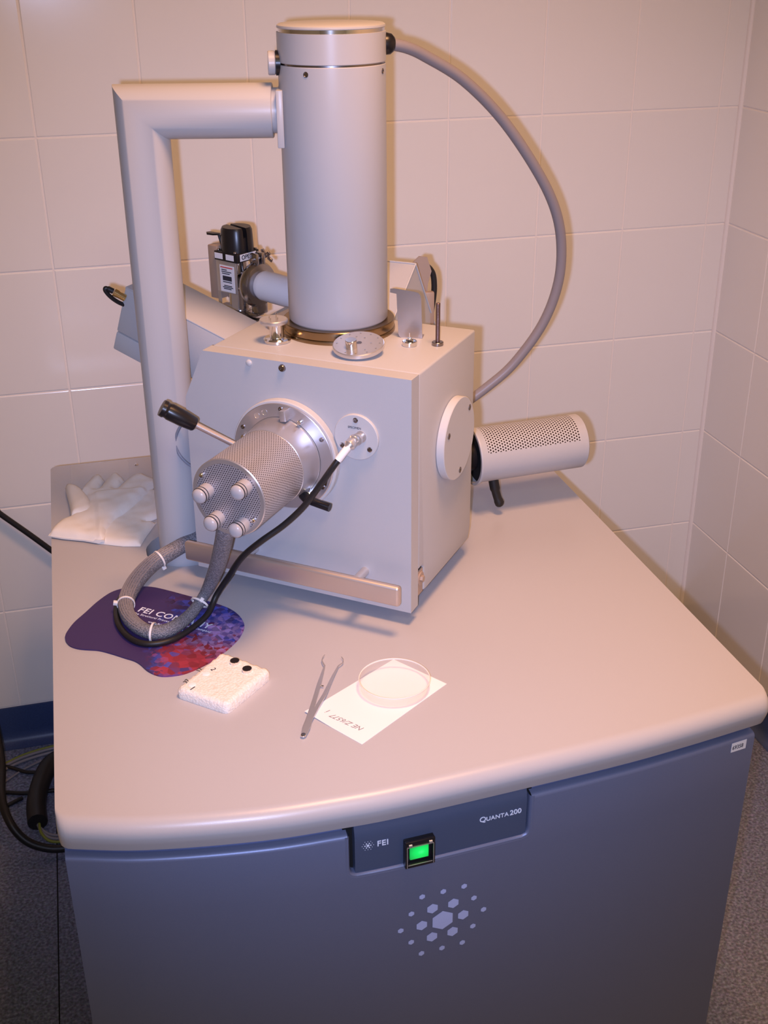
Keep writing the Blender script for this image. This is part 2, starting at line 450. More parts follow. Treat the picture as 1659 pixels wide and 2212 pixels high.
def add_pillow(bm, poly, step, ztop, zbot, edge):
    """slab over an outline: ztop(x, y, d) with d = distance to the outline"""
    pts = []
    n = len(poly)
    for i in range(n):
        a, b = poly[i], poly[(i+1) % n]
        k = max(1, int(math.hypot(b[0]-a[0], b[1]-a[1])/step))
        for j in range(k): pts.append((a[0]+(b[0]-a[0])*j/k, a[1]+(b[1]-a[1])*j/k))
    m = len(pts); edges = [(i, (i+1) % m) for i in range(m)]
    xs = [p[0] for p in pts]; ys = [p[1] for p in pts]
    allp = list(pts)
    y = min(ys); row = 0
    while y < max(ys):
        x = min(xs) + (step/2 if row % 2 else 0)
        while x < max(xs):
            if inside((x, y), pts) and dist_poly((x, y), pts) > step*0.55: allp.append((x, y))
            x += step
        y += step*0.87; row += 1
    vo, eo, fo, *_ = delaunay_2d_cdt([Vector(p) for p in allp], edges, [list(range(m))], 1, 1e-6)
    top = []; bot = []
    for v in vo:
        d = dist_poly((v.x, v.y), pts)
        top.append(bm.verts.new((v.x, v.y, ztop(v.x, v.y, d)))); bot.append(bm.verts.new((v.x, v.y, zbot(v.x, v.y, d))))
    cnt = {}
    for f in fo:
        bm.faces.new([top[i] for i in f]); bm.faces.new([bot[i] for i in reversed(f)])
        for i in range(len(f)):
            e = (f[i], f[(i+1) % len(f)]); cnt[tuple(sorted(e))] = cnt.get(tuple(sorted(e)), 0)+1
    for (i, j), c in cnt.items():
        if c == 1:
            try: bm.faces.new((top[i], top[j], bot[j], bot[i]))
            except ValueError: pass
def text_obj(name, s, size, material, M, parent=None, extrude=0.0002, shear=0.0, bold=0.0, xs=1.0, space=1.0):
    cu = bpy.data.curves.new(name, 'FONT'); cu.body = s; cu.size = size; cu.extrude = extrude
    cu.shear = shear; cu.offset = bold; cu.space_character = space; cu.resolution_u = 4
    o = bpy.data.objects.new('tmp_text', cu); COL.objects.link(o)
    dg = bpy.context.evaluated_depsgraph_get(); dg.update()
    me = bpy.data.meshes.new_from_object(o.evaluated_get(dg))
    bpy.data.objects.remove(o); bpy.data.curves.remove(cu)
    me.name = name
    me.transform(M @ Matrix.Scale(xs, 4, (1, 0, 0)))
    me.materials.clear(); me.materials.append(MATS[material])
    t = bpy.data.objects.new(name, me); COL.objects.link(t)
    if parent: t.parent = parent
    return t
def frame(o, x, y, z=None):
    x = Vector(x).normalized(); y = Vector(y); y = (y - x*y.dot(x)).normalized(); z = x.cross(y)
    return Matrix(((x.x, y.x, z.x, o[0]), (x.y, y.y, z.y, o[1]), (x.z, y.z, z.z, o[2]), (0, 0, 0, 1)))

# ================================================================== ROOM
TW, TH = 0.2, 0.24673
XR = 1.4522           # right wall plane
BZ = 1.33 - 5*TH      # top of the baseboard
ROWTOP = 1.33
XL, YF, CZ = -1.75, -3.7, 2.70
bm = NB(); add_box(bm, (XL-0.1, YF-0.1, -0.05), (XR+0.1, 0.1, 0.0)); floor = struct(finish('floor', bm, 'floor_vinyl'))
bm = NB()
for xx in (-0.135, -1.6 + 0.135):
    add_box(bm, (xx-0.0012, YF, 0.0), (xx+0.0012, -0.001, 0.0006))
struct(finish('trim_1', bm, 'dark_gap'))   # welded seam in the vinyl
bm = NB(); add_box(bm, (XL-0.1, YF-0.1, CZ), (XR+0.1, 0.1, CZ+0.08)); struct(finish('ceiling', bm, 'plaster'))
bm = NB(); add_box(bm, (XL-0.1, 0.0016, 0), (XR+0.1, 0.10, CZ)); wall_back = struct(finish('wall_back', bm, 'grout'))
bm = NB(); add_box(bm, (XR+0.0016, YF, 0), (XR+0.1, 0.0016, CZ)); wall_right = struct(finish('wall_right', bm, 'grout'))
bm = NB(); add_box(bm, (XL-0.1, YF, 0), (XL, 0.0016, CZ)); struct(finish('wall_left', bm, 'plaster'))
bm = NB(); add_box(bm, (XL, YF-0.1, 0), (XR, YF, CZ)); struct(finish('wall_front', bm, 'plaster'))

G = 0.0016
def tile_mesh(w, h):
    bm = NB()
    def ring(inset, y): return [bm.verts.new(c) for c in ((-w/2+inset, y, -h/2+inset), (w/2-inset, y, -h/2+inset), (w/2-inset, y, h/2-inset), (-w/2+inset, y, h/2-inset))]
    rs = [ring(0, 0.0030), ring(0, 0.0012), ring(0.0005, 0.0004), ring(0.0016, 0.0)]
    for a, b in zip(rs, rs[1:]):
        for k in range(4): bm.faces.new((a[k], a[(k+1) % 4], b[(k+1) % 4], b[k]))
    bm.faces.new(rs[-1])
    bmesh.ops.recalc_face_normals(bm, faces=bm.faces)
    for f in bm.faces: f.smooth = False
    me = bpy.data.meshes.new('tile'); bm.to_mesh(me); bm.free(); me.materials.append(MATS['tile_glaze']); return me
rows = [(ROWTOP - k*TH, ROWTOP - (k-1)*TH) for k in range(5, -5, -1)]
tmesh = {}
random.seed(4)
def place_tile(parent, x0, x1, z0, z1, rot):
    z1 = min(z1, CZ)
    key = (round(x1-x0, 4), round(z1-z0, 4))
    if key not in tmesh: tmesh[key] = tile_mesh(x1-x0-2*G, z1-z0-2*G)
    o = bpy.data.objects.new('tile', tmesh[key]); COL.objects.link(o); o.parent = parent
    t = random.uniform(-0.0012, 0.0012), random.uniform(-0.0012, 0.0012)
    if rot: o.location = (XR, (x0+x1)/2, (z0+z1)/2); o.rotation_euler = (0, t[1], -PI/2+t[0])
    else: o.location = ((x0+x1)/2, 0, (z0+z1)/2); o.rotation_euler = (t[1], 0, t[0])
for z0, z1 in rows:
    for c in range(-5, 8):
        x1 = (c+1)*TW if c < 7 else XR-0.004
        place_tile(wall_back, c*TW, x1, z0, z1, False)
    y = -0.004
    edges_ = [-0.004] + [-0.17529 - TW*k for k in range(0, 8)]
    for a, b in zip(edges_, edges_[1:]): place_tile(wall_right, b, a, z0, z1, True)
# corner bead between the two tiled walls
bm = NB(); add_lathe(bm, [(0.006, BZ), (0.006, CZ)], Matrix.Translation((XR-0.0015, -0.0015, 0)), 16)
struct(finish('trim_2', bm, 'corner_bead'))
# coved vinyl baseboards
def cove(name, M, L):
    bm = NB(); pr = [(0.0, BZ-0.001), (0.004, BZ-0.001), (0.005, BZ-0.004), (0.005, 0.035), (0.009, 0.016), (0.018, 0.005), (0.032, 0.0008), (0.0, 0.0008)]
    a = [bm.verts.new((0, -p[0], p[1])) for p in pr]; b = [bm.verts.new((L, -p[0], p[1])) for p in pr]
    n = len(pr)
    for k in range(n): bm.faces.new((a[k], a[(k+1) % n], b[(k+1) % n], b[k]))
    bm.faces.new(a); bm.faces.new(list(reversed(b)))
    bmesh.ops.transform(bm, matrix=M, verts=bm.verts)
    return struct(finish(name, bm, 'baseboard_vinyl', angle=50))
cove('baseboard_back', Matrix.Translation((XL, 0.001, 0)), XR-XL)
cove('baseboard_right', Matrix.Translation((XR+0.001, 0.0, 0)) @ Matrix.Rotation(-PI/2, 4, 'Z'), -YF)

# ceiling lamp fitting
lamp = thing('ceiling_lamp', 'square ceiling lamp fitting above the workplace', 'lamp', (LAMP.x, LAMP.y, CZ))
bm = NB(); add_box(bm, (-0.26, -0.26, -0.035), (-0.225, 0.26, 0), 0.003); add_box(bm, (0.225, -0.26, -0.035), (0.26, 0.26, 0), 0.003)
add_box(bm, (-0.225, -0.26, -0.035), (0.225, -0.225, 0), 0.003); add_box(bm, (-0.225, 0.225, -0.035), (0.225, 0.26, 0), 0.003)
finish('frame', bm, 'lamp_housing', lamp)
lamp2 = thing('ceiling_lamp', 'wide ceiling lamp fitting behind the viewer', 'lamp', (LAMP2.x, LAMP2.y, CZ))
bm = NB(); add_box(bm, (-0.36, -0.26, -0.035), (-0.325, 0.26, 0), 0.003); add_box(bm, (0.325, -0.26, -0.035), (0.36, 0.26, 0), 0.003)
add_box(bm, (-0.325, -0.26, -0.035), (0.325, -0.225, 0), 0.003); add_box(bm, (-0.325, 0.225, -0.035), (0.325, 0.26, 0), 0.003)
finish('frame', bm, 'lamp_housing', lamp2)

# ================================================================== CONSOLE (table with cabinet)
ZT = 0.7856
X0, X1 = -0.0455, 0.838
YB = -0.2705
FE = spline([(-0.047, -1.2575), (0.044, -1.285), (0.166, -1.304), (0.259, -1.3085), (0.357, -1.307), (0.595, -1.2895), (0.713, -1.2755), (0.845, -1.2545)], 10)
def yfront(x):
    for a, b in zip(FE, FE[1:]):
        if a[0] <= x <= b[0]: return a[1] + (b[1]-a[1])*(x-a[0])/(b[0]-a[0])
    return FE[0][1] if x < FE[0][0] else FE[-1][1]
console = thing('microscope_console', 'grey console with pale laminate top, bowed blue-grey front and green power light', 'console', (0.4, -0.8, 0))
CO = Vector((0.4, -0.8, 0))
def cfin(name, bm, m, parent=console, **k):
    if parent is console: bmesh.ops.translate(bm, verts=bm.verts, vec=-CO)
    return finish(name, bm, m, parent, **k)
# tabletop: lofted section with a bullnose front and an undercut apron, with a cut-out for the pump pipe
HC, HR = Vector((0.163, -0.660)), 0.064
bm = NB()
NX = 60
prof = [(0.0, 0.0)] + [(0.018*math.sin(t), -0.018*(1-math.cos(t))) for t in [PI/2*k/8 for k in range(1, 9)]] + [(0.0180, -0.021), (0.0150, -0.030), (0.0100, -0.042)]
xs = [X0 + (X1-X0)*k/NX for k in range(NX+1)]
def inset(x):      # small plan radius at the two front corners
    d = min(x-X0, X1-x); r = 0.012
    return r - math.sqrt(max(0, r*r-(r-d)**2)) if d < r else 0.0
xs = sorted(set(xs + [X0+0.002, X0+0.005, X0+0.009, X1-0.002, X1-0.005, X1-0.009]))
secs = []
for x in xs:
    yf = yfront(x) + inset(x)
    secs.append([bm.verts.new((x, yf - p, ZT + q)) for p, q in prof])
for A, B in zip(secs, secs[1:]):
    for k in range(len(prof)-1): bm.faces.new((A[k], B[k], B[k+1], A[k+1]))
# top sheet with a round hole
hole = [(HC.x+HR*math.cos(2*PI*k/40), HC.y+HR*math.sin(2*PI*k/40)) for k in range(40)]
outer = [(v[0].co.x, v[0].co.y) for v in secs]
rad = 0.012
back = [(X1, YB-0.17), (X1-0.004, YB-0.158), (X1-0.23, YB-0.004), (X1-0.245, YB), (X0+rad, YB), (X0+rad*0.3, YB-rad*0.3), (X0, YB-rad)]
ring = outer + back
allp = ring + hole
nr, nh = len(ring), len(hole)
edges = [(i, (i+1) % nr) for i in range(nr)] + [(nr+i, nr+(i+1) % nh) for i in range(nh)]
vo, eo, fo, *_ = delaunay_2d_cdt([Vector(p) for p in allp], edges, [], 1, 1e-6)
for zz, rev in ((ZT, False), (ZT-0.032, True)):
    vv = [bm.verts.new((v.x, v.y, zz)) for v in vo]
    for f in fo:
        c = sum((vo[i] for i in f), Vector((0, 0)))/len(f)
        if (c-HC).length < HR*0.99: continue
        bm.faces.new([vv[i] for i in (reversed(f) if rev else f)])
hv = [[bm.verts.new((x, y, z)) for x, y in hole] for z in (ZT, ZT-0.032)]
for k in range(nh): bm.faces.new((hv[0][k], hv[1][k], hv[1][(k+1) % nh], hv[0][(k+1) % nh]))
sd = [(x, y) for x, y in ([outer[-1]] + back + [outer[0]])]
sv = [[bm.verts.new((x, y, z)) for x, y in sd] for z in (ZT, ZT-0.032)]
for k in range(len(sd)-1): bm.faces.new((sv[0][k], sv[0][k+1], sv[1][k+1], sv[1][k]))
for S, sgn in ((secs[0], 1), (secs[-1], -1)):   # closed ends of the nose
    v = bm.verts.new((S[0].co.x, S[0].co.y, ZT-0.042)); bm.faces.new(S + [v])
bmesh.ops.remove_doubles(bm, verts=bm.verts, dist=1e-5)
cfin('tabletop', bm, 'laminate', angle=30)
bm = NB(); add_lathe(bm, [(0.066, ZT-0.0338), (0.066, ZT-0.0328), (0.0, ZT-0.0328)], Matrix.Translation((HC.x, HC.y, 0)), 40); cfin('hole_shade_disc', bm, 'baseboard_vinyl')  # dark disc added under the cut-out, painting the shade inside the hole
# cabinet carcass behind the front
def cfy(x): return yfront(x) - 0.0105
bm = NB()
CX0, CX1 = X0+0.004, X1-0.016
TP = 0.010        # slight taper towards the floor
def crow(n=40): return [CX0 + (CX1-CX0)*k/n for k in range(n+1)]
for z0, z1, off in ((0.012, 0.7306, 0.020), (0.7306, ZT-0.034, 0.014)):
    pts = [(x, cfy(x)+off) for x in crow()] + [(CX1, YB-0.20), (CX1-0.20, YB-0.06), (CX0, YB-0.06)]
    add_prism(bm, [(x, y) for x, y in pts], z0, z1)
cfin('cabinet_body', bm, 'cabinet_metallic')
# front panel with the notch for the control panel
NX0, NX1, NZ = 0.2722, 0.5013, 0.6685
ZP = 0.7306
bm = NB()
T = 0.018
def panel_cols(xa, xb, n): return [xa + (xb-xa)*k/n for k in range(n+1)]
def panel(bm, xa, xb, za, zb, n=24, top_round=True):
    xsn = panel_cols(xa, xb, n)
    zs = [(zb - 0.0000, 0.006), (zb-0.0008, 0.0028), (zb-0.0026, 0.0008), (zb-0.0055, 0.0)] if top_round else [(zb, 0.0)]
    m = 10
    lo = za
    zl = zs[-1][0]
    zs += [(zl + (lo-zl)*k/m, 0.0) for k in range(1, m+1)]
    grid = []
    for x in xsn:
        grid.append([bm.verts.new((x, cfy(x) + o + (ZP - z)*0.012, z)) for z, o in zs])
    for A, B in zip(grid, grid[1:]):
        for k in range(len(zs)-1): bm.faces.new((A[k], A[k+1], B[k+1], B[k]))
    return grid
r1 = 0.008
gl = panel(bm, CX0, NX0, 0.015, ZP, 14)
gr = panel(bm, NX1, CX1, 0.015, ZP, 20)
gm = panel(bm, NX0, NX1, 0.015, NZ, 16, False)
# rolled lip round the notch
lip = [(NX0, ZP-0.001), (NX0, NZ+0.012), (NX0+0.0012, NZ+0.0055), (NX0+0.004, NZ+0.0022), (NX0+0.010, NZ)] + \
      [(NX0+0.010+(NX1-NX0-0.020)*k/12, NZ) for k in range(1, 12)] + [(NX1-0.010, NZ), (NX1-0.004, NZ+0.0022), (NX1-0.0012, NZ+0.0055), (NX1, NZ+0.012), (NX1, ZP-0.001)]
def fp(x, z, o): return Vector((x, cfy(x) + o + (ZP - z)*0.012, z))
rows_ = []
for i, (x, z) in enumerate(lip):
    a = Vector(lip[max(0, i-1)]); b = Vector(lip[min(len(lip)-1, i+1)])
    t = (b-a).normalized(); nrm2 = Vector((-t.y, t.x))     # points into the notch
    rows_.append([bm.verts.new(fp(x - nrm2.x*e, z - nrm2.y*e, o)) for e, o in ((0.0035, -0.0001), (0.0015, -0.0001), (0.0, 0.0006), (-0.0016, 0.0024), (-0.0022, 0.005), (-0.0022, 0.012))])
for A, B in zip(rows_, rows_[1:]):
    for k in range(5): bm.faces.new((A[k], B[k], B[k+1], A[k+1]))
# corner webs between straight panel edges and the rounded notch corner
for cx, sx in ((NX0, 1), (NX1, -1)):
    pts2 = [(cx, NZ)] + [(cx, NZ+0.012), (cx+sx*0.0012, NZ+0.0055), (cx+sx*0.004, NZ+0.0022), (cx+sx*0.010, NZ)]
    vs = [bm.verts.new(fp(x, z, 0.0)) for x, z in pts2]
    bm.faces.new(vs)
# returns at the sides of the panel
for G_, xx in ((gl, 0), (gr, -1)):
    colv = G_[0] if xx == 0 else G_[-1]
    bk = [bm.verts.new((v.co.x, v.co.y + T, v.co.z)) for v in colv]
    for k in range(len(colv)-1): bm.faces.new((colv[k], colv[k+1], bk[k+1], bk[k]))
for G_ in (gl, gr):
    for A, B in zip(G_, G_[1:]):
        a2 = bm.verts.new(A[0].co + Vector((0, T, 0))); b2 = bm.verts.new(B[0].co + Vector((0, T, 0)))
        bm.faces.new((A[0], B[0], b2, a2))
front_panel = cfin('front_panel', bm, 'cabinet_metallic', angle=40, recalc=True)
# near-black sheet painting the shade in the gap, then the control panel
bm = NB()
xsn = panel_cols(NX0-0.004, NX1+0.004, 16)
gb = [[bm.verts.new((x, cfy(x)+0.0125, z)) for z in (ZP+0.012, NZ-0.004)] for x in xsn]
for A, B in zip(gb, gb[1:]): bm.faces.new((A[0], A[1], B[1], B[0]))
cfin('recess_shade', bm, 'dark_gap')
PX0, PX1, PZ0 = NX0+0.0085, NX1-0.0048, NZ+0.0016
def pface(x, z): return Vector((x, cfy(x) + 0.0035 + (ZP-z)*0.012 + max(0, z-0.727)*0.4, z))
bm = NB()
rr = 0.007
xsp = panel_cols(PX0, PX1, 20); zsp = [PZ0, PZ0+0.0008, PZ0+0.004, PZ0+0.008, 0.69, 0.70, 0.715, 0.724, 0.731, 0.738, 0.7435]
g = []
for i, x in enumerate(xsp):
    col_ = []
    for z in zsp:
        p = pface(x, z)
        col_.append(bm.verts.new(p))
    g.append(col_)
for A, B in zip(g, g[1:]):
    for k in range(len(zsp)-1): bm.faces.new((A[k], B[k], B[k+1], A[k+1]))
for colv, dx in ((g[0], -0.0008), (g[-1], 0.0008)):
    bk = [bm.verts.new(v.co + Vector((dx, 0.009, 0))) for v in colv]
    for k in range(len(colv)-1): bm.faces.new((colv[k], colv[k+1], bk[k+1], bk[k]))
for A, B in zip(g, g[1:]):
    a2 = bm.verts.new(A[0].co + Vector((0, 0.009, 0))); b2 = bm.verts.new(B[0].co + Vector((0, 0.009, 0)))
    bm.faces.new((A[0], B[0], b2, a2))
cpanel = cfin('control_panel', bm, 'control_panel_paint', angle=30)
# hexagon logo, large on the front panel and small on the control panel
def hexes(): 
    out = [(0, 0, 0.0152)]
    for k in range(6):
        out.append((math.cos(k*PI/3), math.sin(k*PI/3), 0.0078))
        out.append((2*math.cos(k*PI/3), 2*math.sin(k*PI/3), 0.0041))
        a = math.radians(30+60*k); out.append((math.sqrt(3)*math.cos(a), math.sqrt(3)*math.sin(a), 0.0041))
    return out
def logo(cx, cz, s, surf, a=0.0272):
    bm = NB()
    for hx, hz, r in hexes():
        x = cx + hx*a*s; z = cz + hz*a*s
        vs = [bm.verts.new(surf(x + r*s*math.sin(k*PI/3), z + r*s*math.cos(k*PI/3))) for k in range(6)]
        f = bm.faces.new(vs)
    return bm
bm = logo(0.3895, 0.5665, 1.0, lambda x, z: fp(x, z, -0.0004))
bmesh.ops.translate(bm, verts=bm.verts, vec=-CO)
lg = finish('logo_print', bm, 'logo_print', console, recalc=True); lg['label'] = 'pale hexagon cluster logo'
bm = logo(0.2962, 0.7090, 0.126, lambda x, z: pface(x, z) + Vector((0, -0.0003, 0)))
bmesh.ops.translate(bm, verts=bm.verts, vec=-CO)
finish('logo_print', bm, 'text_white', cpanel)
def panel_frame(x, z, surf):
    dx = surf(x+0.01, z)-surf(x-0.01, z); dz = surf(x, z+0.005)-surf(x, z-0.005)
    M = frame(surf(x, z), dx, dz); return Matrix.Translation(-CO) @ M @ Matrix.Translation((0, 0, 0.0003))
text_obj('lettering', 'FEI', 0.0112, 'text_white', panel_frame(0.3070, 0.7055, pface), cpanel, bold=0.0002, xs=0.98, space=1.08)
text_obj('lettering', 'Q', 0.0108, 'text_white', panel_frame(0.4348, 0.7055, pface), cpanel, bold=0.00012)
text_obj('lettering', 'UANTA', 0.0085, 'text_white', panel_frame(0.4434, 0.7055, pface), cpanel, bold=0.0001, space=1.02)
text_obj('lettering', '200', 0.0103, 'text_white', panel_frame(0.4742, 0.7055, pface), cpanel, bold=0.00018)
# illuminated power switch with hinged clear guard
SWX, SWZ = 0.3575, 0.6880
swp = pface(SWX, SWZ); 
Msw = frame(swp, pface(SWX+0.01, SWZ)-pface(SWX-0.01, SWZ), (0, 0, 1))
bm = NB(); add_box(bm, (-0.0185, -0.0195, -0.001), (0.0185, 0.0195, 0.0035), 0.001)
add_box(bm, (-0.0185, 0.0120, 0.0035), (0.0185, 0.0195, 0.0085), 0.001)
add_box(bm, (-0.0185, -0.0195, 0.0035), (-0.0160, 0.0120, 0.0085), 0.0006); add_box(bm, (0.0160, -0.0195, 0.0035), (0.0185, 0.0120, 0.0085), 0.0006)
add_box(bm, (-0.0160, -0.0195, 0.0035), (0.0160, -0.0145, 0.0085), 0.0006)
bmesh.ops.transform(bm, matrix=Msw, verts=bm.verts)
sw = cfin('power_switch', bm, 'black_plastic', console)
bm = NB(); add_box(bm, (-0.0118, -0.0095, 0.0035), (0.0112, 0.0085, 0.0062), 0.0006); bmesh.ops.transform(bm, matrix=Matrix.Translation(-CO) @ Msw, verts=bm.verts)
o = finish('lit_button', bm, 'green_glow', sw); o['label'] = 'glowing green push button'
bm = NB()
for a, b in (((-0.0165, 0.0118), (0.0165, 0.0124)), ((-0.0150, -0.0152), (0.0150, -0.0146)), ((-0.0168, -0.0180), (-0.0160, 0.0118)), ((0.0160, -0.0180), (0.0168, 0.0118))):
    add_box(bm, (a[0], a[1], 0.0085), (b[0], b[1], 0.0093))
for x in (-0.0125, 0.0125): cyl(bm, (x-0.002, 0.0150, 0.0088), (1, 0, 0), 0.0018, 0.004, 12)
bmesh.ops.transform(bm, matrix=Matrix.Translation(-CO) @ Msw, verts=bm.verts)
finish('guard_frame', bm, 'steel', sw)
# inventory sticker
STX, STZ = 0.7975, 0.7190
Mst = frame(fp(STX, STZ, -0.0003), fp(STX+0.01, STZ, 0)-fp(STX-0.01, STZ, 0), fp(STX, STZ+0.01, 0)-fp(STX, STZ-0.01, 0))
bm = NB(); add_box(bm, (-0.0118, -0.0072, 0), (0.0118, 0.0072, 0.0003)); bmesh.ops.transform(bm, matrix=Mst, verts=bm.verts)
stk = cfin('inventory_sticker', bm, 'label_paper', console); stk['label'] = 'white sticker reading 69358'
text_obj('lettering', '69358', 0.0088, 'ink', Matrix.Translation(-CO) @ Mst @ Matrix.Translation((-0.0103, -0.0034, 0.0004)), stk, xs=0.80)

# ================================================================== ELECTRON MICROSCOPE
O = Vector((0.4419, -0.9861, 0.8076)); HB = 0.022
AV = math.radians(51)
V = Vector((math.cos(AV), math.sin(AV), 0)); U = Vector((-math.sin(AV), math.cos(AV), 0))
sem = thing('electron_microscope', 'scanning electron microscope with tall white column on a square chamber', 'microscope', (O.x, O.y, ZT), AV-PI/2)
MI = (Matrix.Translation((O.x, O.y, ZT)) @ Matrix.Rotation(AV-PI/2, 4, 'Z')).inverted()
def Lc(u, v, w): return Vector((-u, v, w+HB))
def W2L(p): return MI @ Vector(p)
def sfin(name, bm, m, parent=sem, world=False, **k):
    if world: bmesh.ops.transform(bm, matrix=MI, verts=bm.verts)
    return finish(name, bm, m, parent, **k)
FW = Matrix(((1, 0, 0, 0), (0, 0, -1, 0), (0, 1, 0, 0), (0, 0, 0, 1)))    # (x, y, z) -> (x, -z, y): outlines in the front plane
# door: thick front plate
outl = [(0, 0.0), (0, 0.343), (0.311, 0.343), (0.345, 0.270), (0.348, 0.0)]
bm = NB(); add_prism(bm, [(-u, w+HB) for u, w in outl], -0.0245, 0.0, FW, bev=0.0035, seg=3)
door = sfin('chamber_door', bm, 'machine_paint', angle=40)
# chamber body
bm = NB()
side_ = [(0.0262, 0.055), (0.0262, 0.3428), (0.2345, 0.3428), (0.2345, 0.028), (0.2268, 0.0095), (0.0573, 0.0105), (0.047, 0.012), (0.047, 0.050), (0.042, 0.055)]
SX = Matrix(((0, 0, -1, 0), (1, 0, 0, 0), (0, 1, 0, HB), (0, 0, 0, 1)))    # (v, w, u) -> (-u, v, w)
add_prism(bm, side_, 0.0006, 0.3455, SX)
pl = bmesh.ops.bisect_plane(bm, geom=bm.verts[:]+bm.edges[:]+bm.faces[:], plane_co=Lc(0.3105, 0, 0.343), plane_no=Vector((-0.073, 0, 0.034)), clear_outer=True)
es = [e for e in pl['geom_cut'] if isinstance(e, bmesh.types.BMEdge)]
bmesh.ops.contextual_create(bm, geom=es)
bmesh.ops.bevel(bm, geom=[e for e in bm.edges if len(e.link_faces) == 2 and e.calc_face_angle(0) > 0.5], offset=0.003, segments=3, profile=0.5, affect='EDGES')
body = sfin('chamber_body', bm, 'machine_paint', angle=40)
bm = NB(); add_box(bm, (-0.340, 0.022, HB+0.012), (-0.004, 0.05, HB+0.30)); sfin('seam_shade_block', bm, 'dark_gap')  # near-black block painting the shade in the door seam and hinge notch
bm = NB(); cyl(bm, Lc(0.004, 0.038, 0.036), (1, 0, 0), 0.0105, 0.0035, 20, 0.001); cyl(bm, Lc(0.001, 0.038, 0.036), (1, 0, 0), 0.005, 0.004, 6)
add_box(bm, (-0.010, 0.029, HB+0.012), (-0.002, 0.046, HB+0.050)); sfin('hinge_bolt', bm, 'tan_metal')
# plinth and rear casting that carry everything
bm = NB(); add_box(bm, (-0.30, 0.05, 0.0), (-0.05, 0.21, HB+0.03), 0.003); sfin('plinth', bm, 'machine_paint')
bm = NB(); add_box(bm, (-0.33, 0.236, 0.0), (-0.115, 0.40, HB+0.225), 0.004); sfin('rear_casting', bm, 'machine_paint')
bm = NB(); add_box(bm, (-0.116, 0.300, HB+0.040), (-0.075, 0.36, HB+0.105), 0.003)
sfin('detector_mount', bm, 'black_plastic')
# column
CW = Vector((0.402, -0.744, 0)); CL = W2L((0.402, -0.744, 0)); 
CM = Matrix.Translation((CL.x, CL.y, -ZT))
def colz(prof): return [(r, z) for r, z in prof]
bm = NB(); add_lathe(bm, [(0.0700, 1.1503), (0.0808, 1.1503), (0.0812, 1.1525), (0.0806, 1.1555), (0.0796, 1.1560), (0.0800, 1.1568), (0.0800, 1.1668), (0.0790, 1.1680), (0.066, 1.1680)], CM, 96, cap0=False, cap1=False)
sfin('column_base_ring', bm, 'bronze')
RCOL = 0.0706
bm = NB(); add_lathe(bm, [(0.066, 1.166), (RCOL-0.001, 1.1695), (RCOL, 1.1710), (RCOL, 1.5080), (RCOL-0.0008, 1.5088), (0.066, 1.5088)], CM, 96, cap0=False, cap1=False)
sfin('column_tube', bm, 'column_paint')
bm = NB(); add_lathe(bm, [(0.0685, 1.508), (0.0685, 1.5125)], CM, 96, False, False); sfin('column_seam', bm, 'screw_dark')
bm = NB(); add_lathe(bm, [(0.066, 1.5112), (RCOL-0.0005, 1.5112), (RCOL+0.0003, 1.5120), (RCOL+0.0003, 1.5475), (0.066, 1.5478)], CM, 96, False, False); sfin('column_cap', bm, 'column_paint')
bm = NB(); add_lathe(bm, [(0.064, 1.547), (0.0690, 1.5475), (0.0690, 1.5525), (0.064, 1.5525)], CM, 96, False, False); sfin('chrome_ring', bm, 'chrome')
bm = NB(); add_lathe(bm, [(0.064, 1.5520), (RCOL-0.0008, 1.5522), (RCOL, 1.5532), (RCOL-0.0005, 1.5555), (RCOL-0.003, 1.5572), (0.0, 1.5575)], CM, 96, True, False); sfin('column_lid', bm, 'column_paint')
def recess_screw(bm, p, d, r=0.0028):
    add_lathe(bm, [(r*1.25, 0.0), (r*1.25, 0.0006), (r, 0.0007), (r*0.7, -0.0006), (0, -0.0006)], axis_matrix(p, d), 16)
def cap_screw(bm, p, d, r=0.003, h=0.003):
    add_lathe(bm, [(r, 0), (r, h*0.75), (r*0.85, h), (r*0.5, h), (r*0.45, h*0.5), (0, h*0.5)], axis_matrix(p, d), 16, cap1=False)
for dx in (-0.0456, 0.0576):
    dy = -math.sqrt(RCOL**2-dx*dx); n = Vector((dx, dy, 0)).normalized()
    bm = NB(); recess_screw(bm, CW+Vector((dx, dy, 1.5005)), n); sfin('column_screw', bm, 'screw_dark', world=True)
# thumb knob left, pipe plate left
bm = NB(); add_lathe(bm, [(0.0135, 0), (0.015, 0.0012), (0.015, 0.0085), (0.014, 0.0098), (0, 0.0098)], axis_matrix((0.3285, -0.738, 1.5105), (-1, 0.15, 0)), 40); sfin('thumb_knob', bm, 'column_paint', world=True)
bm = NB(); cyl(bm, (0.3345, -0.739, 1.5105), (-1, 0.15, 0), 0.0155, 0.006, 40); sfin('knob_backing', bm, 'black_plastic', world=True)
DP = Vector((-math.cos(math.radians(13.5)), math.sin(math.radians(13.5)), 0))     # from the column out to the pump pipe
ZPI = 1.4505
bm = NB(); add_box(bm, (-0.004, -0.031, -0.036), (0.005, 0.031, 0.036), 0.0012, M=Matrix.Translation(CW+DP*0.0700+Vector((0, -0.004, ZPI-0.0075))) @ Matrix.Rotation(-math.radians(13.5), 4, 'Z'))
sfin('pipe_plate', bm, 'column_paint', world=True)
bm = NB(); cyl(bm, CW+DP*0.066+Vector((0, 0, ZPI)), DP, 0.0290, 0.030, 48); sfin('pipe_collar', bm, 'column_paint', world=True)
RP = 0.0350
AX = CW + DP*0.2535
bm = NB()
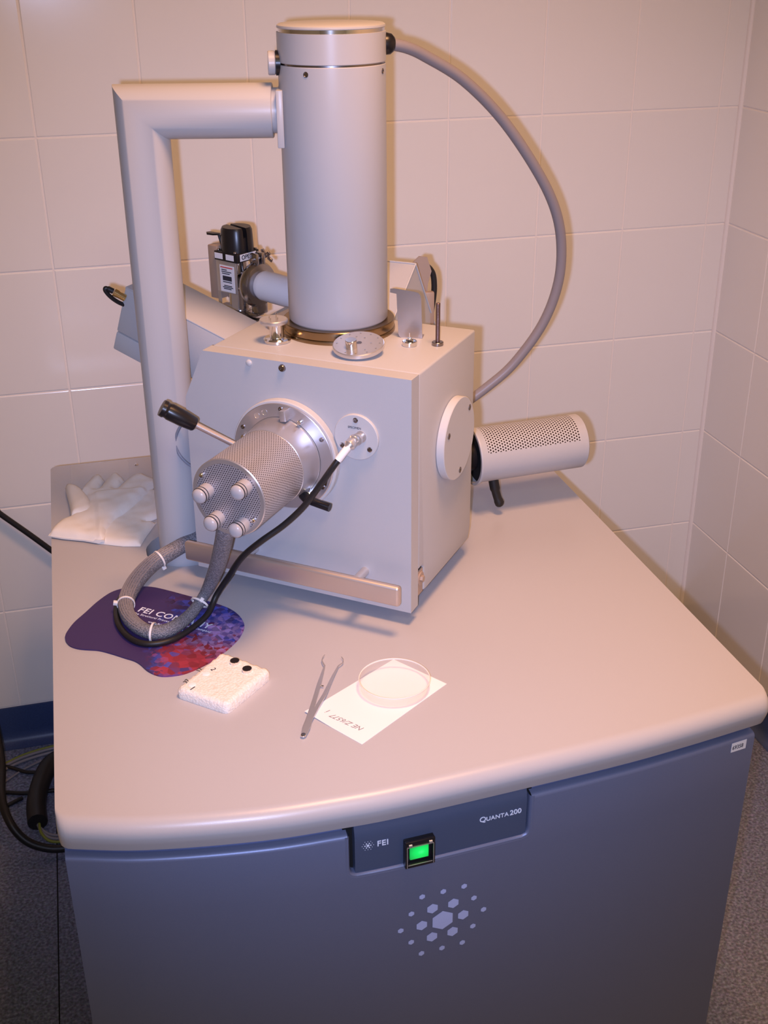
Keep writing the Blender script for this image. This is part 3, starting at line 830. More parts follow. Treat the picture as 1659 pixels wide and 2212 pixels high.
add_tube(bm, [CW+DP*0.0795+Vector((0, 0, ZPI)), CW+DP*0.0805+Vector((0, 0, ZPI)), Vector((AX.x, AX.y, ZPI)), Vector((AX.x, AX.y, 0.80)), Vector((AX.x, AX.y, ZT-0.0315))], [RP-0.001, RP, RP, RP, RP], 64, True, True)
sfin('pump_pipe', bm, 'column_paint', world=True, angle=40)

# ---- stage drive on the door
SC_ = (0.184, 0.2125)
def Fv(du, dw, v): return Lc(SC_[0]+du, v, SC_[1]+dw)
NF = Vector((0, -1, 0))
bm = NB(); add_lathe(bm, [(0.0785, 0.0), (0.0797, 0.001), (0.0797, 0.0105), (0.0785, 0.012), (0.0, 0.012)], axis_matrix(Lc(*(SC_[0], 0.0, SC_[1])), NF), 96); sfin('port_flange', bm, 'flange_paint')
bm = NB(); add_lathe(bm, [(0.0765, 0.0), (0.0765, 0.0025), (0.0755, 0.0032), (0.0, 0.0032)], axis_matrix(Lc(SC_[0], -0.012, SC_[1]), NF), 96)
stage_plate = sfin('stage_plate', bm, 'anodised')
for a in (90, 30, 150, 210, -30, -90):
    bm = NB(); p = Fv(-0.0695*math.cos(math.radians(a)), 0.0695*math.sin(math.radians(a)), -0.0150); cap_screw(bm, p, NF, 0.0030, 0.0022)
    sfin('plate_screw', bm, 'screw_dark', stage_plate)
for a in (112, 124):
    bm = NB(); add_lathe(bm, [(0.0042, 0), (0.0042, 0.0003), (0.0034, -0.0008), (0, -0.0008)], axis_matrix(Fv(-0.066*math.cos(math.radians(a)), 0.066*math.sin(math.radians(a)), -0.0155), NF), 16)
    sfin('plate_hole', bm, 'steel', stage_plate)
for a in (62, 160):
    bm = NB(); add_lathe(bm, [(0.0030, 0), (0.0030, 0.005), (0.0022, 0.006), (0, 0.006)], axis_matrix(Fv(-0.063*math.cos(math.radians(a)), 0.063*math.sin(math.radians(a)), -0.0152), NF), 16); sfin('pin', bm, 'chrome', stage_plate)
bm = NB(); add_box(bm, (-0.0045, -0.010, -0.003), (0.0045, 0.010, 0.012), 0.001, M=Matrix.Translation(Fv(-0.010, 0.060, -0.0185)) @ Matrix.Rotation(-0.12, 4, 'Y')); sfin('stop_tab', bm, 'anodised', stage_plate)
bm = NB(); add_lathe(bm, [(0.0575, 0.0), (0.0575, 0.001), (0.0562, 0.0015), (0.0562, 0.006), (0.0535, 0.040), (0.0530, 0.040)], axis_matrix(Fv(0, 0, -0.0150), NF), 96, cap0=False, cap1=False); sfin('drive_collar', bm, 'anodised', stage_plate)
bm = NB(); add_lathe(bm, [(0.0577, 0.0), (0.0577, 0.0006)], axis_matrix(Fv(0, 0, -0.0150), NF), 96, cap0=False, cap1=True); sfin('collar_gap', bm, 'dark_gap', stage_plate)
bm = NB(); uvl = bm.loops.layers.uv.new('UVMap')
add_lathe(bm, [(0.0528, 0.0), (0.0528, 0.1010)], axis_matrix(Fv(0, 0, -0.0550), NF), 120, False, False, uvl=uvl)
cover = sfin('perforated_cover', bm, 'perforated_steel')
bm = NB(); add_lathe(bm, [(0.0524, 0.0), (0.0533, 0.0002), (0.0534, 0.0012), (0.0524, 0.0018)], axis_matrix(Fv(0, 0, -0.0545), NF), 120, False, False); sfin('rim', bm, 'steel', cover)
bm = NB(); uvl = bm.loops.layers.uv.new('UVMap')
ME = axis_matrix(Fv(0, 0, -0.1560), NF)
add_lathe(bm, [(0.0528, 0.0), (0.0530, 0.0010), (0.0518, 0.0022), (0.0465, 0.0024)], ME, 120, cap0=True, cap1=False)
n0 = len(bm.faces)
ringv = add_lathe(bm, [(0.0465, 0.0024), (0.0, 0.0024)], ME, 120, cap0=False, cap1=False, mi=1)
for f in bm.faces:
    if f.material_index == 1:
        for lp in f.loops: lp[uvl].uv = (lp.vert.co.x, lp.vert.co.z)
end_plate = sfin('end_plate', bm, ['anodised', 'perforated_plate'])
for (u, w) in ((0.2142, 0.2176), (0.1575, 0.2332), (0.2007, 0.1813), (0.1642, 0.1795)):
    M = axis_matrix(Lc(u, -0.1575, w), NF)
    bm = NB(); add_lathe(bm, [(0.0104, 0), (0.0104, 0.013), (0.0096, 0.0135), (0.0096, 0.0146), (0.0104, 0.0150), (0.0104, 0.0185), (0.0096, 0.0189), (0.0096, 0.0198), (0.0100, 0.0202), (0.0098, 0.0216), (0.0085, 0.0234), (0.0060, 0.0250), (0.0030, 0.0258), (0, 0.0260)], M, 40)
    knob = sfin('drive_knob', bm, 'knob_grey')
    bm = NB()
    for z in (0.01405, 0.01935): add_lathe(bm, [(0.0098, z-0.0007), (0.0106, z-0.0004), (0.0106, z+0.0004), (0.0098, z+0.0007)], M, 40, False, False)
    finish('rubber_rings', bm, 'black_rubber', knob)
for (u, w) in ((0.2197, 0.2387), (0.1483, 0.1888)):
    bm = NB(); add_lathe(bm, [(0.0034, 0), (0.0034, 0.003), (0.0026, 0.0046), (0, 0.0050)], axis_matrix(Lc(u, -0.1580, w), NF), 16); sfin('end_screw', bm, 'chrome', end_plate)
# lever with black grip
P1 = Lc(0.19, -0.017, 0.197); P2 = Lc(0.3128, -0.1, 0.2935); dl = (P2-P1).normalized(); LL = (P2-P1).length
bm = NB(); cyl(bm, P1, dl, 0.0042, LL*0.99, 20); lever = sfin('lever_rod', bm, 'handle_metal')
bm = NB(); add_lathe(bm, [(0.0085, -0.048), (0.0098, -0.046), (0.0112, -0.030), (0.0116, -0.010), (0.0106, -0.007), (0.0106, -0.005), (0.0118, -0.003), (0.0112, 0.002), (0.0, 0.003)], axis_matrix(P2, dl), 32); sfin('lever_grip', bm, 'black_plastic')
# small black clamp lever below right of the port
bm = NB(); cyl(bm, Lc(0.143, -0.012, 0.166), NF, 0.0075, 0.016, 20, 0.001); sfin('clamp_boss', bm, 'chrome')
bm = NB(); add_tube(bm, [Lc(0.148, -0.030, 0.168), Lc(0.140, -0.034, 0.165), Lc(0.120, -0.036, 0.1625), Lc(0.1035, -0.036, 0.1600)], [0.0060, 0.0062, 0.0058, 0.0060], 16); sfin('clamp_lever', bm, 'black_plastic')
bm = NB(); add_box(bm, (-0.002, -0.0002, -0.010), (0.002, 0.0002, 0.010), M=Matrix.Translation(Fv(-0.066, -0.022, -0.0156)) @ Matrix.Rotation(0.25, 4, 'Y')); sfin('plate_marking', bm, 'screw_dark', stage_plate)
# specimen current feedthrough
MB = axis_matrix(Lc(0.0780, 0.0, 0.2537), NF)
bm = NB(); add_lathe(bm, [(0.0322, 0), (0.0322, 0.0032), (0.0312, 0.0042), (0, 0.0042)], MB, 72); feed = sfin('feedthrough_flange', bm, 'flange_paint')
for a in (90, 215, -35):
    bm = NB(); cap_screw(bm, Lc(0.0780-0.0245*math.cos(math.radians(a)), -0.0042, 0.2537+0.0245*math.sin(math.radians(a))), NF, 0.0036, 0.0012)
    finish('flange_screw', bm, 'screw_dark', feed)
Mt = frame(Lc(0.0895, -0.0045, 0.2660), (1, 0, 0), (0, 0, 1))
text_obj('lettering', 'SPECIMEN', 0.0043, 'ink', Mt, feed, extrude=0.0001)
bm = NB(); add_lathe(bm, [(0.0085, 0.004), (0.0085, 0.006), (0.0060, 0.0063), (0.0060, 0.013), (0.0078, 0.0135), (0.0078, 0.018), (0, 0.018)], axis_matrix(Lc(0.0710, 0, 0.2562), NF), 28); finish('socket', bm, 'steel', feed)
# door screws
bm = NB(); add_lathe(bm, [(0.0052, 0), (0.0050, 0.0020), (0.0040, 0.0034), (0.0018, 0.0036), (0.0016, 0.0024), (0, 0.0024)], axis_matrix(Lc(0.1867, 0, 0.3345), NF), 24); sfin('door_screw', bm, 'screw_dark')
bm = NB(); add_lathe(bm, [(0.0046, 0), (0.0044, 0.0014), (0.0030, 0.0026), (0, 0.0030)], axis_matrix(Lc(0.2377, 0, 0.3349), NF), 24); sfin('door_plug', bm, 'flange_paint')
# pull bar with two stems
bm = NB()
hp0 = Lc(0.3430, -0.035, 0.0460); hp1 = Lc(0.0010, -0.035, 0.0450); hd = (hp1-hp0)
bm = NB(); add_box(bm, (0, -0.0055, -0.0152), (hd.length, 0.0055, 0.0152), 0.0045, 4, M=frame(hp0, hd, (0, 1, 0)))
bar = sfin('pull_bar', bm, 'handle_metal', angle=50)
for u in (0.070, 0.246):
    bm = NB(); cyl(bm, Lc(u, 0.001, 0.052), NF, 0.0065, 0.034, 24); sfin('bar_stem', bm, 'steel')
# blanking disc on the right side
MD = axis_matrix(Lc(0.0, 0.1458, 0.2100), (1, 0, 0))
bm = NB(); add_lathe(bm, [(0.0590, 0), (0.0600, 0.0008), (0.0600, 0.0110), (0.0590, 0.0120), (0, 0.0120)], MD, 96); disc = sfin('blanking_disc', bm, 'flange_paint')
for (v, w) in ((0.1835, 0.2440), (0.1038, 0.2290), (0.1500, 0.1600)):
    bm = NB(); recess_screw(bm, Lc(-0.0121, v, w), (1, 0, 0), 0.0036); finish('disc_screw', bm, 'screw_dark', disc)

# ---- perforated detector housing at the rear right (world coordinates)
D0 = Vector((0.640, -0.6600, 0.8890)); DD = Vector((0.9975, 0.070, 0)).normalized(); DL = 0.190; DR = 0.0455
MDt = frame(D0, (0, 0, 1), Vector((0, 0, 1)).cross(DD) * -1)  # local z along the housing
zax = DD; xax = Vector((0, 0, 1)); yax = zax.cross(xax)
MDt = Matrix(((xax.x, yax.x, zax.x, D0.x), (xax.y, yax.y, zax.y, D0.y), (xax.z, yax.z, zax.z, D0.z), (0, 0, 0, 1)))
bm = NB(); uvl = bm.loops.layers.uv.new('UVMap')
# angle 0 = up; positive angles turn towards yax
lim = math.radians(66)
add_lathe(bm, [(DR, 0), (DR, DL)], MDt, 60, a0=lim, a1=2*PI-lim)
for z0_, z1_, mi_ in ((0, 0.010, 0), (0.010, DL-0.014, 1), (DL-0.014, DL, 0)):
    add_lathe(bm, [(DR, z0_), (DR, z1_)], MDt, 30, a0=-lim, a1=lim, uvl=uvl if mi_ else None, mi=mi_)
add_lathe(bm, [(DR, DL), (DR-0.002, DL+0.002), (0, DL+0.002)], MDt, 90)
bmesh.ops.remove_doubles(bm, verts=bm.verts, dist=1e-5)
det = sfin('detector_housing', bm, ['machine_paint', 'perforated_paint'], world=True, angle=50)
bm = NB(); add_lathe(bm, [(DR-0.001, 0.001), (DR-0.001, -0.004), (DR+0.0035, -0.004), (DR+0.004, -0.003), (DR+0.004, 0.000), (DR, 0.001)], MDt, 72, False, False); sfin('detector_end_ring', bm, 'machine_paint', det, world=True)
bm = NB(); add_lathe(bm, [(DR-0.0005, 0.006), (0, 0.006)], MDt, 60, False, False); sfin('detector_interior', bm, 'dark_gap', det, world=True)  # black disc painting the shade inside the open end
bm = NB(); cyl(bm, D0-DD*0.085, DD, 0.024, 0.084, 32); sfin('detector_neck', bm, 'black_plastic', det, world=True)
bm = NB(); add_tube(bm, spline([(0.672, -0.674, 0.850), (0.674, -0.677, 0.836), (0.677, -0.680, 0.822), (0.681, -0.683, 0.809), (0.684, -0.685, 0.803)], 4), [0.0085]*6+[0.0072]*5+[0.0080]*3+[0.0070, 0.0062, 0.0040][:3], 16); sfin('detector_strain_relief', bm, 'black_rubber', det, world=True)

# ---- inclined detector box at the left rear
TA = math.radians(19.65)
ax_ = (-math.cos(TA), 0, math.sin(TA))       # up and to the left
p0 = Lc(0.330, 0.095, 0.3265)
MI2 = Matrix(((ax_[0], 0, math.sin(TA), p0.x), (0, 1, 0, p0.y), (ax_[2], 0, math.cos(TA), p0.z), (0, 0, 0, 1)))
def ibox(name, lo, hi, m='machine_paint', bev=0.0025):
    bm = NB(); add_box(bm, lo, hi, bev); bmesh.ops.transform(bm, matrix=MI2, verts=bm.verts); return sfin(name, bm, m)
ibox('inclined_detector_nose', (0.0, 0.0, -0.085), (0.0750, 0.093, 0.0))
inc = ibox('inclined_detector_box', (0.0762, 0.0, -0.0735), (0.181, 0.093, 0.0))
ibox('inclined_detector_lid', (0.002, 0.0, -0.0015), (0.181, 0.093, 0.0012), bev=0.001)
ibox('inclined_detector_tray', (0.0762, 0.0, -0.105), (0.181, 0.093, -0.0747))
bm = NB(); cyl(bm, (0.1115, -0.600, 1.1795), (-0.72, 0, 0.48), 0.0055, 0.016, 20, 0.0008); cyl(bm, (0.1015, -0.600, 1.1865), (-0.72, 0, 0.48), 0.0062, 0.007, 20); sfin('brass_connector', bm, 'brass', inc, world=True)
bm = NB(); add_tube(bm, spline([(0.0950, -0.600, 1.1910), (0.0885, -0.600, 1.1950), (0.0845, -0.600, 1.1965), (0.0840, -0.600, 1.1925), (0.0900, -0.598, 1.1830), (0.1000, -0.594, 1.1730), (0.112, -0.590, 1.165)], 6), [0.0042]*8+[0.0032]*29, 12); sfin('connector_lead', bm, 'black_rubber', inc, world=True)

# ---- vacuum valve behind the column
VX = Vector((0.6, -0.8, 0)); VY = Vector((0.8, 0.6, 0)); VO = Vector((0.293, -0.5, 0))
MV = Matrix(((VX.x, VY.x, 0, VO.x), (VX.y, VY.y, 0, VO.y), (0, 0, 1, 0), (0, 0, 0, 1)))
def vfin(name, bm, m, parent, **k):
    bmesh.ops.transform(bm, matrix=MV, verts=bm.verts); return sfin(name, bm, m, parent, world=True, **k)
bm = NB(); cyl(bm, (-0.022, 0.022, 1.112), (0, 0, 1), 0.0185, 0.083, 40); cyl(bm, (-0.022, 0.022, 1.1600), (1, 0, 0), 0.0185, 0.045, 40)
valve = vfin('valve_body', bm, 'chrome', sem)
bm = NB(); add_box(bm, (-0.046, -0.002, 1.143), (-0.001, 0.000, 1.195), 0.0005); add_box(bm, (-0.046, -0.002, 1.118), (-0.0400, 0.0, 1.144)); add_box(bm, (-0.016, -0.002, 1.118), (-0.001, 0.0, 1.144)); add_box(bm, (-0.044, 0.0, 1.1175), (-0.012, 0.014, 1.1215)); vfin('valve_plate', bm, 'steel', valve)
bm = NB(); add_box(bm, (-0.038, -0.0025, 1.145), (-0.006, -0.0019, 1.188)); vfin('valve_label', bm, 'label_paper', valve)
bm = NB()
for z, a, b in ((1.1800, -0.034, -0.022), (1.1770, -0.034, -0.012), (1.1740, -0.033, -0.016), (1.1605, -0.032, -0.012), (1.1545, -0.030, -0.012), (1.1520, -0.033, -0.010), (1.1495, -0.031, -0.014)):
    add_box(bm, (a, -0.0028, z), (b, -0.0024, z+0.0014))
add_box(bm, (-0.032, -0.0028, 1.1635), (-0.012, -0.0024, 1.1710)); vfin('printed_lines', bm, 'ink', valve)
bm = NB(); add_box(bm, (-0.036, -0.0028, 1.1838), (-0.009, -0.0024, 1.1855)); vfin('printed_heading', bm, 'red_ink', valve)
bm = NB(); add_box(bm, (-0.048, -0.003, 1.1945), (0.003, 0.047, 1.2090), 0.0008); collar = vfin('valve_collar', bm, 'black_plastic', valve)
bm = NB(); add_box(bm, (-0.0465, -0.0035, 1.1975), (-0.029, -0.0029, 1.2065)); add_box(bm, (-0.0215, -0.0035, 1.1975), (-0.004, -0.0029, 1.2065)); vfin('collar_labels', bm, 'label_paper', valve)
bm = NB(); add_box(bm, (0.0029, 0.004, 1.1965), (0.0035, 0.040, 1.2075)); vfin('open_label', bm, 'label_paper', valve)
text_obj('lettering', 'OPEN', 0.0098, 'ink', MI @ MV @ frame((0.0037, 0.0070, 1.1990), (0, 1, 0), (0, 0, 1)), valve, extrude=0.0001, bold=0.0002)
bm = NB()
for s in (1, -1):
    pts_ = []
    for k in range(25):
        a = PI*k/24; pts_.append((0.0240*math.cos(a), 0.0036+0.0210*math.sin(a)))
    base = [bm.verts.new((x*1.06, y*1.06*s, 0)) for x, y in pts_]; mid = [bm.verts.new((x, y*s, 0.0330)) for x, y in pts_]
    top = [bm.verts.new((x*0.90, 0.003*s + (y*s-0.003*s)*0.90, 0.0375)) for x, y in pts_]
    n = len(pts_)
    for A, B in ((base, mid), (mid, top)):
        for k in range(n): bm.faces.new((A[k], A[(k+1) % n], B[(k+1) % n], B[k]))
    bm.faces.new(top); bm.faces.new(base)
add_box(bm, (-0.021, -0.0035, 0), (0.021, 0.0035, 0.022))
bmesh.ops.transform(bm, matrix=Matrix.Translation((-0.0205, 0.0230, 1.2090)) @ Matrix.Rotation(math.radians(-12), 4, 'Z'), verts=bm.verts)
vfin('valve_knob', bm, 'black_plastic', valve, angle=30)
for x, y in ((-0.044, 0.003), (-0.004, 0.001), (0.000, 0.043)):
    bm = NB(); cyl(bm, (x, y, 1.209), (0, 0, 1), 0.003, 0.003, 12, 0.0008); vfin('collar_screw', bm, 'chrome', valve)
bm = NB(); add_box(bm, (-0.068, 0.002, 1.128), (-0.047, 0.040, 1.215), 0.002); vfin('valve_side_block', bm, 'tan_metal', valve)
bm = NB(); add_prism(bm, [(-0.072, 0.006), (-0.066, 0.001), (-0.054, 0.003), (-0.046, 0.010), (-0.048, 0.014), (-0.058, 0.013), (-0.070, 0.012)], 1.231, 1.234, bev=0.001); add_tube(bm, [(-0.05, 0.012, 1.232), (-0.046, 0.014, 1.215)], 0.0025, 10); vfin('valve_paddle', bm, 'black_plastic', valve)
bm = NB(); add_lathe(bm, [(0.0185, 0), (0.034, 0.0), (0.036, 0.004), (0.036, 0.011), (0.033, 0.016), (0.0215, 0.018)], Matrix.Translation((0.014, 0.022, 1.160)) @ Matrix.Rotation(PI/2, 4, 'Y'), 48, False, False)
add_box(bm, (0.014, 0.014, 1.190), (0.030, 0.020, 1.210), 0.002); add_box(bm, (0.014, 0.026, 1.190), (0.030, 0.034, 1.210), 0.002)
add_box(bm, (0.014, 0.012, 1.112), (0.030, 0.034, 1.130), 0.002)
clamp = vfin('clamp_ring', bm, 'cast_metal', valve)
bm = NB(); cyl(bm, (0.022, 0.008, 1.201), (0, 1, 0), 0.0028, 0.036, 12)
for a in (-0.6, 0.0, 0.6):
    add_box(bm, (-0.0035, -0.0015, 0.003), (0.0035, 0.0015, 0.013), 0.001, M=Matrix.Translation((0.022, 0.044, 1.201)) @ Matrix.Rotation(0.35, 4, 'X') @ Matrix.Rotation(a*2.2+0.9, 4, 'Y'))
vfin('wing_nut', bm, 'brushed', valve)
bm = NB(); add_tube(bm, [(0.030, 0.022, 1.160), (0.034, 0.022, 1.160), (0.036, 0.022, 1.160), (0.110, 0.060, 1.140)], [0.0205, 0.0225, 0.0240, 0.0240], 40); vfin('bellows_tube', bm, 'white_rubber_tube', valve)
bm = NB(); add_lathe(bm, [(0.024, 1.098), (0.028, 1.100), (0.028, 1.109), (0.022, 1.114), (0.0, 1.114)], Matrix.Translation((-0.022, 0.022, 0)), 40)
add_box(bm, (0.000, 0.008, 1.099), (0.028, 0.030, 1.105), 0.001); add_box(bm, (0.002, 0.010, 1.109), (0.026, 0.028, 1.114), 0.001); vfin('bottom_flange', bm, 'cast_metal', valve)
bm = NB(); cyl(bm, (-0.020, 0.022, 1.0), (0, 0, 1), 0.0185, 0.099, 32); vfin('riser_pipe', bm, 'red_rubber', valve)

# ---- wedge detector behind the column on the right, with its bracket
bm = NB()
tri = [(0.35, 0.397), (0.245, 0.3195), (0.245, 0.22), (0.455, 0.22), (0.435, 0.274)]
add_prism(bm, tri, 0.1432, 0.265, SX, bev=0.0012)
wedge = sfin('wedge_cover', bm, 'machine_paint')
bm = NB(); add_tube(bm, [Lc(0.1425, 0.3500, 0.3975), Lc(0.1425, 0.4350, 0.2740)], 0.0014, 8); add_tube(bm, [Lc(0.1425, 0.3500, 0.3975), Lc(0.262, 0.3500, 0.3975)], 0.0014, 8); add_tube(bm, [Lc(0.1425, 0.3500, 0.3975), Lc(0.1425, 0.2460, 0.3200)], 0.0012, 8); sfin('cover_edging', bm, 'flange_paint', wedge)
bm = NB(); cyl(bm, Lc(0.1430, 0.345, 0.345), (1, 0, 0), 0.0025, 0.001, 12); sfin('cover_screw', bm, 'screw_dark', wedge)
bm = NB(); add_prism(bm, [(0.560, 1.187), (0.5754, 1.2007), (0.5885, 1.1985), (0.5960, 1.1754), (0.5904, 1.1554), (0.5865, 1.1200), (0.575, 1.10), (0.560, 1.11)], 0.560, 0.562, FW); sfin('rear_bracket', bm, 'tan_metal', world=True)
bm = NB(); add_box(bm, (0.5760, -0.575, 1.09), (0.5980, -0.565, 1.1449), 0.003); sfin('rear_block', bm, 'tan_metal', world=True)
bm = NB(); add_tube(bm, spline([(0.588, -0.553, 1.184), (0.597, -0.550, 1.176), (0.6027, -0.55, 1.1648), (0.6045, -0.55, 1.1457), (0.6031, -0.55, 1.1265), (0.6002, -0.55, 1.1074), (0.598, -0.55, 1.085), (0.592, -0.55, 1.07)], 5), 0.0048, 12); sfin('rear_lead', bm, 'black_rubber', world=True)
bm = NB(); add_box(bm, (0.520, -0.60, 0.98), (0.555, -0.555, 1.07), 0.003); sfin('rear_support', bm, 'machine_paint', world=True)
# lug beside the column base
bm = NB()
add_lathe(bm, [(0.0085, 1.1505), (0.0135, 1.1505), (0.0135, 1.1640), (0.0130, 1.1648), (0.0085, 1.1648)], Matrix.Translation((0.3165, -0.7150, 0)), 32, False, False)
add_prism(bm, [(0.322, -0.727), (0.350, -0.712), (0.372, -0.672), (0.345, -0.668), (0.312, -0.703)], 1.1507, 1.1645)
sfin('column_lug', bm, 'brushed', world=True)
# thin grey lead looping out behind the door
bm = NB(); add_tube(bm, spline([(0.190, -0.742, 1.040), (0.181, -0.7362, 1.0319), (0.1678, -0.7255, 1.0199), (0.1586, -0.7181, 0.9983), (0.1594, -0.7187, 0.9763), (0.1672, -0.725, 0.9631), (0.1773, -0.7332, 0.9557), (0.19, -0.742, 0.951)], 6), 0.0022, 10); sfin('loop_lead', bm, 'grey_wire', world=True)

# ================================================================== HOSE AND CABLES
HOSE = [(0.472, -0.7425, 1.5300), (0.4809, -0.742, 1.5295), (0.506, -0.738, 1.524), (0.5341, -0.73, 1.5117), (0.5918, -0.715, 1.4792), (0.6531, -0.7, 1.4263), (0.7093, -0.69, 1.3582), (0.7497, -0.68, 1.2953), (0.7702, -0.67, 1.2362), (0.7738, -0.66, 1.1685), (0.7552, -0.65, 1.0999), (0.7131, -0.64, 1.0347), (0.6686, -0.635, 0.9954), (0.615, -0.63, 0.958)]
hose = thing('high_voltage_hose', 'grey hose arching from the column cap down behind the chamber', 'hose', (0.4809, -0.742, 1.5295))
hl = Vector((0.4809, -0.742, 1.5295))
bm = NB(); add_tube(bm, spline(HOSE, 8), 0.0078, 24); bmesh.ops.translate(bm, verts=bm.verts, vec=-hl); finish('hose_jacket', bm, 'hose_plastic', hose)
bm = NB(); add_lathe(bm, [(0.0125, -0.012), (0.0140, -0.006), (0.0130, 0.001), (0.0095, 0.005), (0.0078, 0.006)], axis_matrix((0, 0, 0), (1, 0, -0.08)), 32); finish('gland', bm, 'black_plastic', hose)

BUN = [(0.1972, -0.9530, 0.990, 0.0118), (0.1968, -0.9600, 0.965, 0.0120), (0.1909, -0.9178, 0.90, 0.0118), (0.1798, -0.8829, 0.845, 0.0100), (0.1651, -0.8730, 0.812, 0.0078), (0.1423, -0.8965, 0.7995, 0.0088), (0.1117, -0.9247, 0.7985, 0.0100), (0.0835, -0.9224, 0.7990, 0.0100), (0.0627, -0.8866, 0.7995, 0.0104), (0.0585, -0.8419, 0.801, 0.0114), (0.0739, -0.7936, 0.805, 0.0122), (0.101, -0.7556, 0.812, 0.0124), (0.1309, -0.7381, 0.82, 0.0122), (0.1612, -0.7203, 0.825, 0.0120), (0.1878, -0.7063, 0.828, 0.0116), (0.215, -0.690, 0.83, 0.011)]
bs = spline(BUN, 8)
bund = thing('sleeved_cable_bundle', 'thick grey braided cable bundle looping from the stage drive over the mouse mat', 'cable', (0.08, -0.92, ZT))
bl0 = Vector((0.08, -0.92, ZT))
bm = NB(); uvl = bm.loops.layers.uv.new('UVMap'); add_tube(bm, bs, [b[3] for b in bs], 24, uvl=uvl); bmesh.ops.translate(bm, verts=bm.verts, vec=-bl0); finish('braided_sleeve', bm, 'braided_sleeve', bund)
bm = NB()
for k in range(7):      # ribbon leads showing through the split sleeve on the left limb
    a = -0.9+0.3*k
    pts_ = []
    for i in range(56, 100, 2):
        p = Vector(bs[i][:3]); t = (Vector(bs[i+1][:3])-p).normalized(); s = t.cross(Vector((0, 0, 1))).normalized(); upv = s.cross(t)
        f_ = math.sin(PI*(i-56)/44.0)**0.5 if 56 < i < 100 else 0
        pts_.append(p + (s*math.sin(a)+upv*math.cos(a))*(bs[i][3]*(0.86+0.13*f_)))
    add_tube(bm, pts_, 0.0011, 6)
bmesh.ops.translate(bm, verts=bm.verts, vec=-bl0); finish('ribbon_leads', bm, 'hose_plastic', bund)
def cable_tie(i, r, head_a, extra=0.0, shift=None):
    p = Vector(bs[i][:3]) + (Vector(shift) if shift else Vector()); t = (Vector(bs[i+1][:3])-Vector(bs[i-1][:3])).normalized()
    M = axis_matrix(p, t)
    bm = NB()
    pts_ = [M @ Vector(((r+extra)*math.cos(2*PI*k/28), r*math.sin(2*PI*k/28), 0)) for k in range(29)]
    rings = []
    for k in range(28):
        q = pts_[k]; o_ = (q-p).normalized()
        rings.append([bm.verts.new(q + o_*a + t*b) for a, b in ((-0.0006, -0.0014), (0.0007, -0.0014), (0.0007, 0.0014), (-0.0006, 0.0014))])
    for k in range(28):
        A, B = rings[k], rings[(k+1) % 28]
        for j in range(4): bm.faces.new((A[j], A[(j+1) % 4], B[(j+1) % 4], B[j]))
    up_ = Vector((0, 0, 1)); up_ = (up_-t*up_.dot(t)).normalized(); sd_ = t.cross(up_)
    h = p + (up_*math.cos(head_a)+sd_*math.sin(head_a))*(r+0.0022+extra*0.5)
    add_box(bm, (-0.0032, -0.0032, -0.0026), (0.0032, 0.0032, 0.0026), 0.0006, M=frame(h, (up_*math.cos(head_a)+sd_*math.sin(head_a)), t))
    bmesh.ops.translate(bm, verts=bm.verts, vec=-bl0)
    return finish('cable_tie', bm, 'white_nylon', bund)
cable_tie(34, 0.0098, -0.7, 0.004)
cable_tie(54, 0.0128, 2.3, 0.002)
cable_tie(72, 0.0124, -1.35)
cable_tie(92, 0.0130, 2.9)

BLK = [(0.3690, -0.9540, 1.0600), (0.3620, -0.9600, 1.0555), (0.3433, -0.9642, 1.0357), (0.3244, -0.9552, 1.0042), (0.3034, -0.9447, 0.9714), (0.2766, -0.9359, 0.943), (0.2436, -0.9285, 0.9179), (0.2200, -0.9100, 0.8880), (0.2035, -0.8850, 0.848), (0.1850, -0.8768, 0.816), (0.1691, -0.8941, 0.7975), (0.144, -0.9185, 0.7925), (0.1127, -0.9428, 0.7925), (0.0811, -0.9440, 0.7925), (0.0596, -0.9243, 0.7925), (0.0458, -0.8852, 0.7925), (0.0444, -0.8403, 0.7925), (0.0531, -0.8044, 0.7925), (0.070, -0.778, 0.7925)]
bk = thing('signal_cable', 'thin black cable from the round door socket down around the grey bundle', 'cable', (0.07, -0.778, ZT))
bk0 = Vector((0.07, -0.778, ZT))
sp = spline(BLK, 8)
bm = NB(); add_tube(bm, sp, 0.0043, 16); bmesh.ops.translate(bm, verts=bm.verts, vec=-bk0); finish('cable_jacket', bm, 'black_rubber', bk)
bm = NB(); add_tube(bm, sp[4:15], 0.0050, 16); bmesh.ops.translate(bm, verts=bm.verts, vec=-bk0); slv = finish('label_sleeve', bm, 'paper', bk); slv['label'] = 'white printed sleeve'
pa = Vector((0.3752, -0.9500, 1.0630)); pb = Vector((0.3640, -0.9585, 1.0570)); dd = (pb-pa).normalized()
bm = NB(); add_lathe(bm, [(0.0062, -0.004), (0.0078, -0.003), (0.0080, 0.000), (0.0062, 0.0015), (0.0078, 0.004), (0.0078, 0.011), (0.0060, 0.013), (0.0042, 0.018), (0, 0.018)], axis_matrix(pa+dd*0.002, dd), 32); bmesh.ops.translate(bm, verts=bm.verts, vec=-bk0); finish('plug', bm, 'steel', bk)

